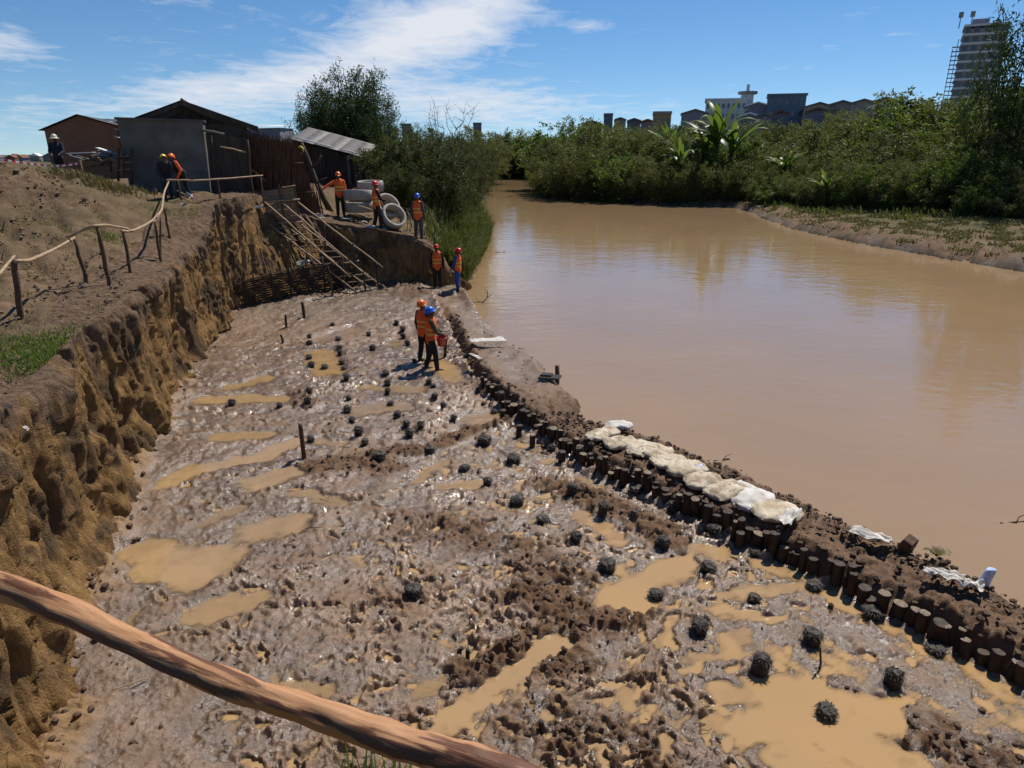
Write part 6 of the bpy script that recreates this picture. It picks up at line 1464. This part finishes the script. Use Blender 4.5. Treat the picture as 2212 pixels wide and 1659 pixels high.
# =====================================================================================================
#  PEOPLE
# =====================================================================================================
def caps(mb, pts, rad, n=10):
    """closed tube with rounded ends"""
    pts = [Vector(p) for p in pts]; rad = [r if isinstance(r, tuple) else (r, r) for r in rad]
    d0 = (pts[0] - pts[1]).normalized(); d1 = (pts[-1] - pts[-2]).normalized(); r0, r1 = min(rad[0]), min(rad[-1])
    P_ = [pts[0] + d0 * r0 * .95, pts[0] + d0 * r0 * .6] + pts + [pts[-1] + d1 * r1 * .6, pts[-1] + d1 * r1 * .95]
    sc = lambda r, k: (r[0] * k, r[1] * k)
    mb.tube(P_, [sc(rad[0], .3), sc(rad[0], .8)] + rad + [sc(rad[-1], .8), sc(rad[-1], .3)], n)
PENDING = []
def remesh_later(o, vox, smooth=3):
    md = o.modifiers.new('r', 'REMESH'); md.mode = 'VOXEL'; md.voxel_size = vox; md.use_smooth_shade = True
    sm_ = o.modifiers.new('s', 'SMOOTH'); sm_.factor = .5; sm_.iterations = smooth
    PENDING.append(o)
def flush_remesh():
    dg = bpy.context.evaluated_depsgraph_get(); dg.update()
    for o in PENDING:
        me = bpy.data.meshes.new_from_object(o.evaluated_get(dg)); mats = list(o.data.materials); o.modifiers.clear(); me.name = o.name; o.data = me
        me.materials.clear()
        for m_ in mats: me.materials.append(m_)
        me.polygons.foreach_set('use_smooth', [True] * len(me.polygons))
    PENDING.clear()

def person(px, py, d, H, face, label, helmet='helmet_red', top='navy', legs='black', vest='vest', lean=0.0, arms=None, stride=0.12, head=(0, 0), hips_z=.93, knees=None, strips=True, z=None, hatted=False):
    """feet at photo pixel (px, py) at distance d; face = heading in degrees, 0 looks away from the camera, 90 to the right"""
    p = at_d(px, py, d); k = H / 1.80
    if z is not None: p.z = z
    elif py < 560: p.z = gz(p.x, p.y)
    root = empty('person', p, -R(face), label, 'person'); root.scale = (k, k, k)
    hip = Vector((0, 0, hips_z)); Rl = Matrix.Rotation(-lean, 3, 'X')
    U = lambda x, y, z_: hip + Rl @ Vector((x, y, z_ - .93))           # a point of the upper body
    sh = {1: U(.185, 0, 1.43), -1: U(-.185, 0, 1.43)}
    arms = arms or {}
    A = {}
    for s in (1, -1):
        e, w_ = arms.get(s, ((.26, .02, 1.14), (.27, .10, .90)))
        A[s] = (sh[s], U(s * abs(e[0]) if e[0] >= 0 or True else e[0], e[1], e[2]) if abs(e[0]) < 9 else U(e[0] - 10, e[1], e[2]), U(s * w_[0], w_[1], w_[2]))
    Lg = {}
    for s in (1, -1):
        st = stride * s
        kn = Vector((s * .11, st * .5 + .04, .50 * hips_z / .93)) if knees is None else Vector((s * .13, knees[0], knees[1]))
        an = Vector((s * .12, st, .09)); Lg[s] = (hip + Vector((s * .095, 0, -.02)), kn, an, an + Vector((s * .02, .17, -.05)))
    def torso(mb, e, z0=.90, z1=1.46, waist=1.0):
        zs = [.88, .95, 1.05, 1.16, 1.28, 1.38, 1.45, 1.49]; rx = [.155, .165, .150, .155, .172, .178, .145, .075]; ry = [.105, .112, .100, .105, .118, .112, .088, .065]
        sel = [(z_, a, b) for z_, a, b in zip(zs, rx, ry) if z0 - .03 <= z_ <= z1 + .05]
        pts = [U(0, 0, z_) for z_, a, b in sel]
        caps(mb, pts, [(a + e, b + e) for z_, a, b in sel], 18)
    # body: one continuous skin surface
    b = MB(); torso(b, 0)
    hd = Matrix.Rotation(R(head[0]), 3, 'Z') @ Matrix.Rotation(R(-head[1]), 3, 'X')
    hb = U(0, .01, 1.53); HP = lambda x, y, z_: hb + hd @ Vector((x, y, z_))
    caps(b, [U(0, 0, 1.45), hb, HP(0, .012, .03)], [.058, .054, .056]); caps(b, [HP(0, .035, .055), HP(0, .022, .11), HP(0, .005, .165), HP(0, 0, .19)], [(.060, .070), (.072, .090), (.077, .095), (.070, .085)], 14)
    caps(b, [HP(0, .105, .135), HP(0, .128, .095)], [.010, .015], 8)
    caps(b, [HP(-.022, .107, .058), HP(.022, .107, .058)], [.011, .011], 8)
    for s in (1, -1):
        caps(b, [HP(s * .078, .0, .135), HP(s * .082, -.005, .10)], [.016, .012], 8); caps(b, [HP(s * .018, .098, .143), HP(s * .045, .092, .143)], [.010, .009], 6)
        a0, a1, a2 = A[s]; caps(b, [a0, a0.lerp(a1, .5), a1], [.052, .050, .042]); caps(b, [a1, a1.lerp(a2, .4), a2], [.042, .040, .028])
        fd = (a2 - a1).normalized(); side = fd.cross(Vector((0, 0, 1)));  side = side.normalized() if side.length > .05 else Vector((1, 0, 0)); up = side.cross(fd)
        caps(b, [a2, a2 + fd * .05, a2 + fd * .085], [(.026, .020), (.038, .020), (.036, .018)], 10)
        for q in range(4):
            o = a2 + fd * .08 + side * (.027 - .018 * q); L = (.062, .074, .068, .052)[q]; caps(b, [o, o + fd * L * .5 - up * .006, o + fd * L * .85 - up * .030], [.0105, .0100, .0090], 7)
        o = a2 + fd * .03 + side * .030; caps(b, [o, o + side * .026 + fd * .025 - up * .008, o + side * .030 + fd * .055 - up * .02], [.0125, .0115, .010], 7)
        l0, l1, l2, l3 = Lg[s]; caps(b, [l0, l0.lerp(l1, .5), l1], [.088, .078, .058]); caps(b, [l1, l1.lerp(l2, .35), l2], [.057, .060, .042])
    o = b.build('body', M['skin'], root, True); remesh_later(o, .013, 2)
    # shirt
    b = MB(); torso(b, .014)
    for s in (1, -1):
        a0, a1, a2 = A[s]; caps(b, [a0 - (a1 - a0).normalized() * .02, a0.lerp(a1, .5), a1], [.072, .066, .058]); caps(b, [a1, a1.lerp(a2, .5), a1.lerp(a2, .93)], [.058, .052, .045])
    remesh_later(b.build('shirt', M[top], root, True), .015)
    # trousers
    b = MB(); caps(b, [hip + Vector((0, 0, -.05)), U(0, 0, 1.0)], [(.172, .125), (.168, .118)], 16)
    for s in (1, -1):
        l0, l1, l2, l3 = Lg[s]; caps(b, [l0, l0.lerp(l1, .5), l1], [.104, .098, .080], 12); caps(b, [l1, l1.lerp(l2, .5), l2 + Vector((0, 0, .04))], [.080, .076, .068], 12)
    remesh_later(b.build('trousers', M[legs], root, True), .016)
    for s in (1, -1):
        l0, l1, l2, l3 = Lg[s]; b = MB(); caps(b, [l2 + Vector((0, 0, .16)), l2 + Vector((0, 0, .02)), l2 + Vector((0, .01, -.035))], [.062, .060, .055], 10); caps(b, [l2 + Vector((0, -.03, -.045)), l2 + Vector((0, .08, -.045)), l3 + Vector((0, -.01, 0))], [(.045, .045), (.050, .044), (.042, .034)], 10)
        remesh_later(b.build('boot', M['black'], root, True), .014)
    if vest:
        b = MB(); torso(b, .034, .90, 1.40)
        for s in (1, -1): caps(b, [U(s * .10, 0, 1.38), U(s * .125, 0, 1.475)], [(.062, .112), (.052, .075)], 12)
        v_ = b.build('vest', M[vest], root, True); remesh_later(v_, .016)
        if strips:
            for z_, e in ((1.08, .0), (1.22, .012)):
                sb = MB(); n = 28; rx, ry = .150 + .040 + e, .100 + .040 + e
                ring_ = [(math.cos(2 * math.pi * q / n) * rx, math.sin(2 * math.pi * q / n) * ry) for q in range(n)]
                V = [U(x, y, z_ - .025) for x, y in ring_] + [U(x, y, z_ + .025) for x, y in ring_]
                sb.add(V, [(q, (q + 1) % n, n + (q + 1) % n, n + q) for q in range(n)]); sb.build('reflective_band', M['strip_yellow'], v_, True)
    # helmet: dome, peak, rim and crown ridge
    hm = MB(); c = HP(0, .004, .165); n = 20
    prof = [(1.0, 0), (.985, .03), (.93, .065), (.80, .098), (.55, .124), (.25, .136), (.02, .138)]
    V = []
    for r_, z_ in prof:
        for q in range(n):
            a = 2 * math.pi * q / n; V.append(c + hd @ Vector((math.cos(a) * .112 * r_, math.sin(a) * .138 * r_, z_ + (.006 if abs(math.cos(a)) < .25 else 0))))
    hm.add(V, [(i * n + q, i * n + (q + 1) % n, (i + 1) * n + (q + 1) % n, (i + 1) * n + q) for i in range(len(prof) - 1) for q in range(n)])
    V = []
    for e, z_ in ((1.0, .004), (1.12, -.006), (1.12, -.012), (.98, -.004)):
        for q in range(n):
            a = 2 * math.pi * q / n; pk = (1.0 + .30 * max(0, math.sin(a)) ** 2) if e > 1.05 else 1.0
            if hatted: pk = 1.5 if e > 1.05 else 1.0
            V.append(c + hd @ Vector((math.cos(a) * .112 * e * (pk if hatted else 1), math.sin(a) * .138 * e * pk, z_ - (.012 * (pk - 1) * 3 if e > 1.05 else 0))))
    hm.add(V, [(i * n + q, ((i + 1) % 4) * n + q, ((i + 1) % 4) * n + (q + 1) % n, i * n + (q + 1) % n) for i in range(4) for q in range(n)])
    hm.tube([c + hd @ Vector((0, math.cos(a) * .130, .012 + math.sin(a) * .128)) for a in [R(25 + 13 * i) for i in range(11)]], .010, 6)
    hm.build('hat' if hatted else 'helmet', M[helmet], root, True)
    return root

# arms: {side: (elbow, wrist)} in upper-body coordinates (x outward, y forward, z height); 1 = the person's right
DOWN = ((.25, -.02, 1.14), (.26, .05, .88))
FWD = ((.24, .10, 1.16), (.15, .34, 1.08))
person(933, 801, 18.2, 1.80, 80, 'man in blue helmet and orange vest holding a red bucket in the pit', 'helmet_blue', 'olive_cloth', 'black', arms={1: ((.22, .14, 1.16), (.12, .36, 1.05)), -1: ((.22, .14, 1.15), (.12, .38, 1.06))}, stride=.14, head=(-5, -20), lean=.06)
person(917, 782, 18.9, 1.80, 40, 'man in orange helmet standing behind the one with the bucket', 'helmet_orange', 'navy', 'black', arms={1: FWD, -1: DOWN}, stride=.06, head=(0, -15))
person(946, 624, 27.5, 1.76, 175, 'man in red helmet and orange vest facing the pit from the dike end', 'helmet_red', 'black', 'black', arms={1: DOWN, -1: DOWN}, stride=.05, head=(15, -15))
person(990, 630, 27.4, 1.73, -70, 'man in red helmet with blue sleeves at the river edge of the dike', 'helmet_red', 'blue', 'blue', arms={1: DOWN, -1: ((.24, .06, 1.15), (.2, .2, .98))}, stride=.05, head=(10, -20))
person(905, 521, 29.0, 1.82, 15, 'man in blue helmet standing on the lip of the far bank', 'helmet_blue', 'grey_cloth', 'grey_cloth', arms={1: ((.26, -.05, 1.16), (.22, .12, .98)), -1: DOWN}, stride=.02)
person(817, 505, 28.9, 1.90, 60, 'man in red helmet beside the tilted concrete rings', 'helmet_red', 'black', 'black', arms={1: FWD, -1: ((.25, .05, 1.15), (.22, .25, 1.02))}, stride=.10, head=(20, -10))
person(737, 464, 30.2, 1.82, 170, 'man in orange helmet and shirt stretching one arm sideways on the far bank', 'helmet_orange', 'vest', 'black', arms={1: ((.42, .05, 1.30), (.66, .12, 1.14)), -1: DOWN}, stride=.05)
person(368, 448, 24.2, 1.62, 150, 'stooping worker in yellow helmet behind the fence in front of the grey house', 'helmet_yellow', 'navy', 'navy', vest=None, lean=.75, arms={1: FWD, -1: FWD}, stride=.12, head=(0, -30), strips=False)
person(402, 446, 24.6, 1.62, 200, 'stooping worker in orange clothes digging in front of the grey house', 'helmet_orange', 'vest', 'black', vest='navy', lean=.80, arms={1: ((.27, .12, 1.18), (.22, .36, 1.10)), -1: ((.27, .12, 1.18), (.12, .40, 1.05))}, stride=.16, head=(0, -30), strips=False)
person(137, 395, 29.0, 1.80, 160, 'person in a pale hat standing behind the spoil mound', 'hat', 'navy', 'black', vest=None, arms={1: FWD, -1: FWD}, stride=.05, hatted=True, z=4.5)
flush_remesh()
# the bucket in the hands of the man in the pit
p = at_d(953, 735, 18.15); bk = empty('bucket', p - Vector((0, 0, .14)), .3, 'red plastic bucket held by the man in the blue helmet', 'bucket'); bk.rotation_euler[0] = .25
MB().lathe([(.02, 0), (.10, 0), (.145, .27), (.155, .275), (.15, .285), (.136, .27), (.095, .015), (.02, .012)], 24).build('shell', M['bucket_red'], bk, True)
MB().tube([(math.cos(a) * .15, .0, .27 + math.sin(a) * .12) for a in [math.pi * i / 12 for i in range(13)]], .005, 6).build('handle', M['steel'], bk, True)
# broken crown of pale wood on the stake beside him
# shovels
def shovel(tip, grip, label, blade_mat='steel'):
    tip, grip = Vector(tip), Vector(grip); ax = (grip - tip).normalized(); root = empty('shovel', tip, 0, label, 'shovel'); q = ax.to_track_quat('Z', 'X').to_matrix()
    V = []; n = 6
    for i in range(n + 1):
        t_ = i / n; w_ = .11 * (1 - .75 * (1 - t_) ** 2.5); z_ = .30 * t_
        for x in (-1, -.4, .4, 1): V.append(q @ Vector((x * w_, .025 * x * x - .01 * t_, z_)))
    o = MB().add(V, [(i * 4 + j, i * 4 + j + 1, (i + 1) * 4 + j + 1, (i + 1) * 4 + j) for i in range(n) for j in range(3)]).build('blade', M[blade_mat], root, True); md = o.modifiers.new('t', 'SOLIDIFY'); md.thickness = .004
    MB().tube([q @ Vector((0, 0, .26)), q @ Vector((0, .01, .6)), grip - tip], [.02, .018, .016], 8).build('shaft', M['wood_rail'], root, True)
shovel(at_d(385, 456, 23.2), at_d(416, 420, 23.9), 'shovel with a bright blade held by the worker in orange')
shovel(at_d(416, 428, 24.0), at_d(382, 412, 24.2), 'second shovel crossing the bright one')
# hand barrow grips by the man stretching his arm
pa = at_d(684, 398, 30.0); pb = at_d(698, 462, 30.0); MB().tube(lump_pts((0, 0, 0), pb - pa, 5, .01, rng), .03, 8).build('pole', M['dark_wood'], None, True, label='upright dark pole under the outstretched hand on the far bank', cat='pole', loc=pa)
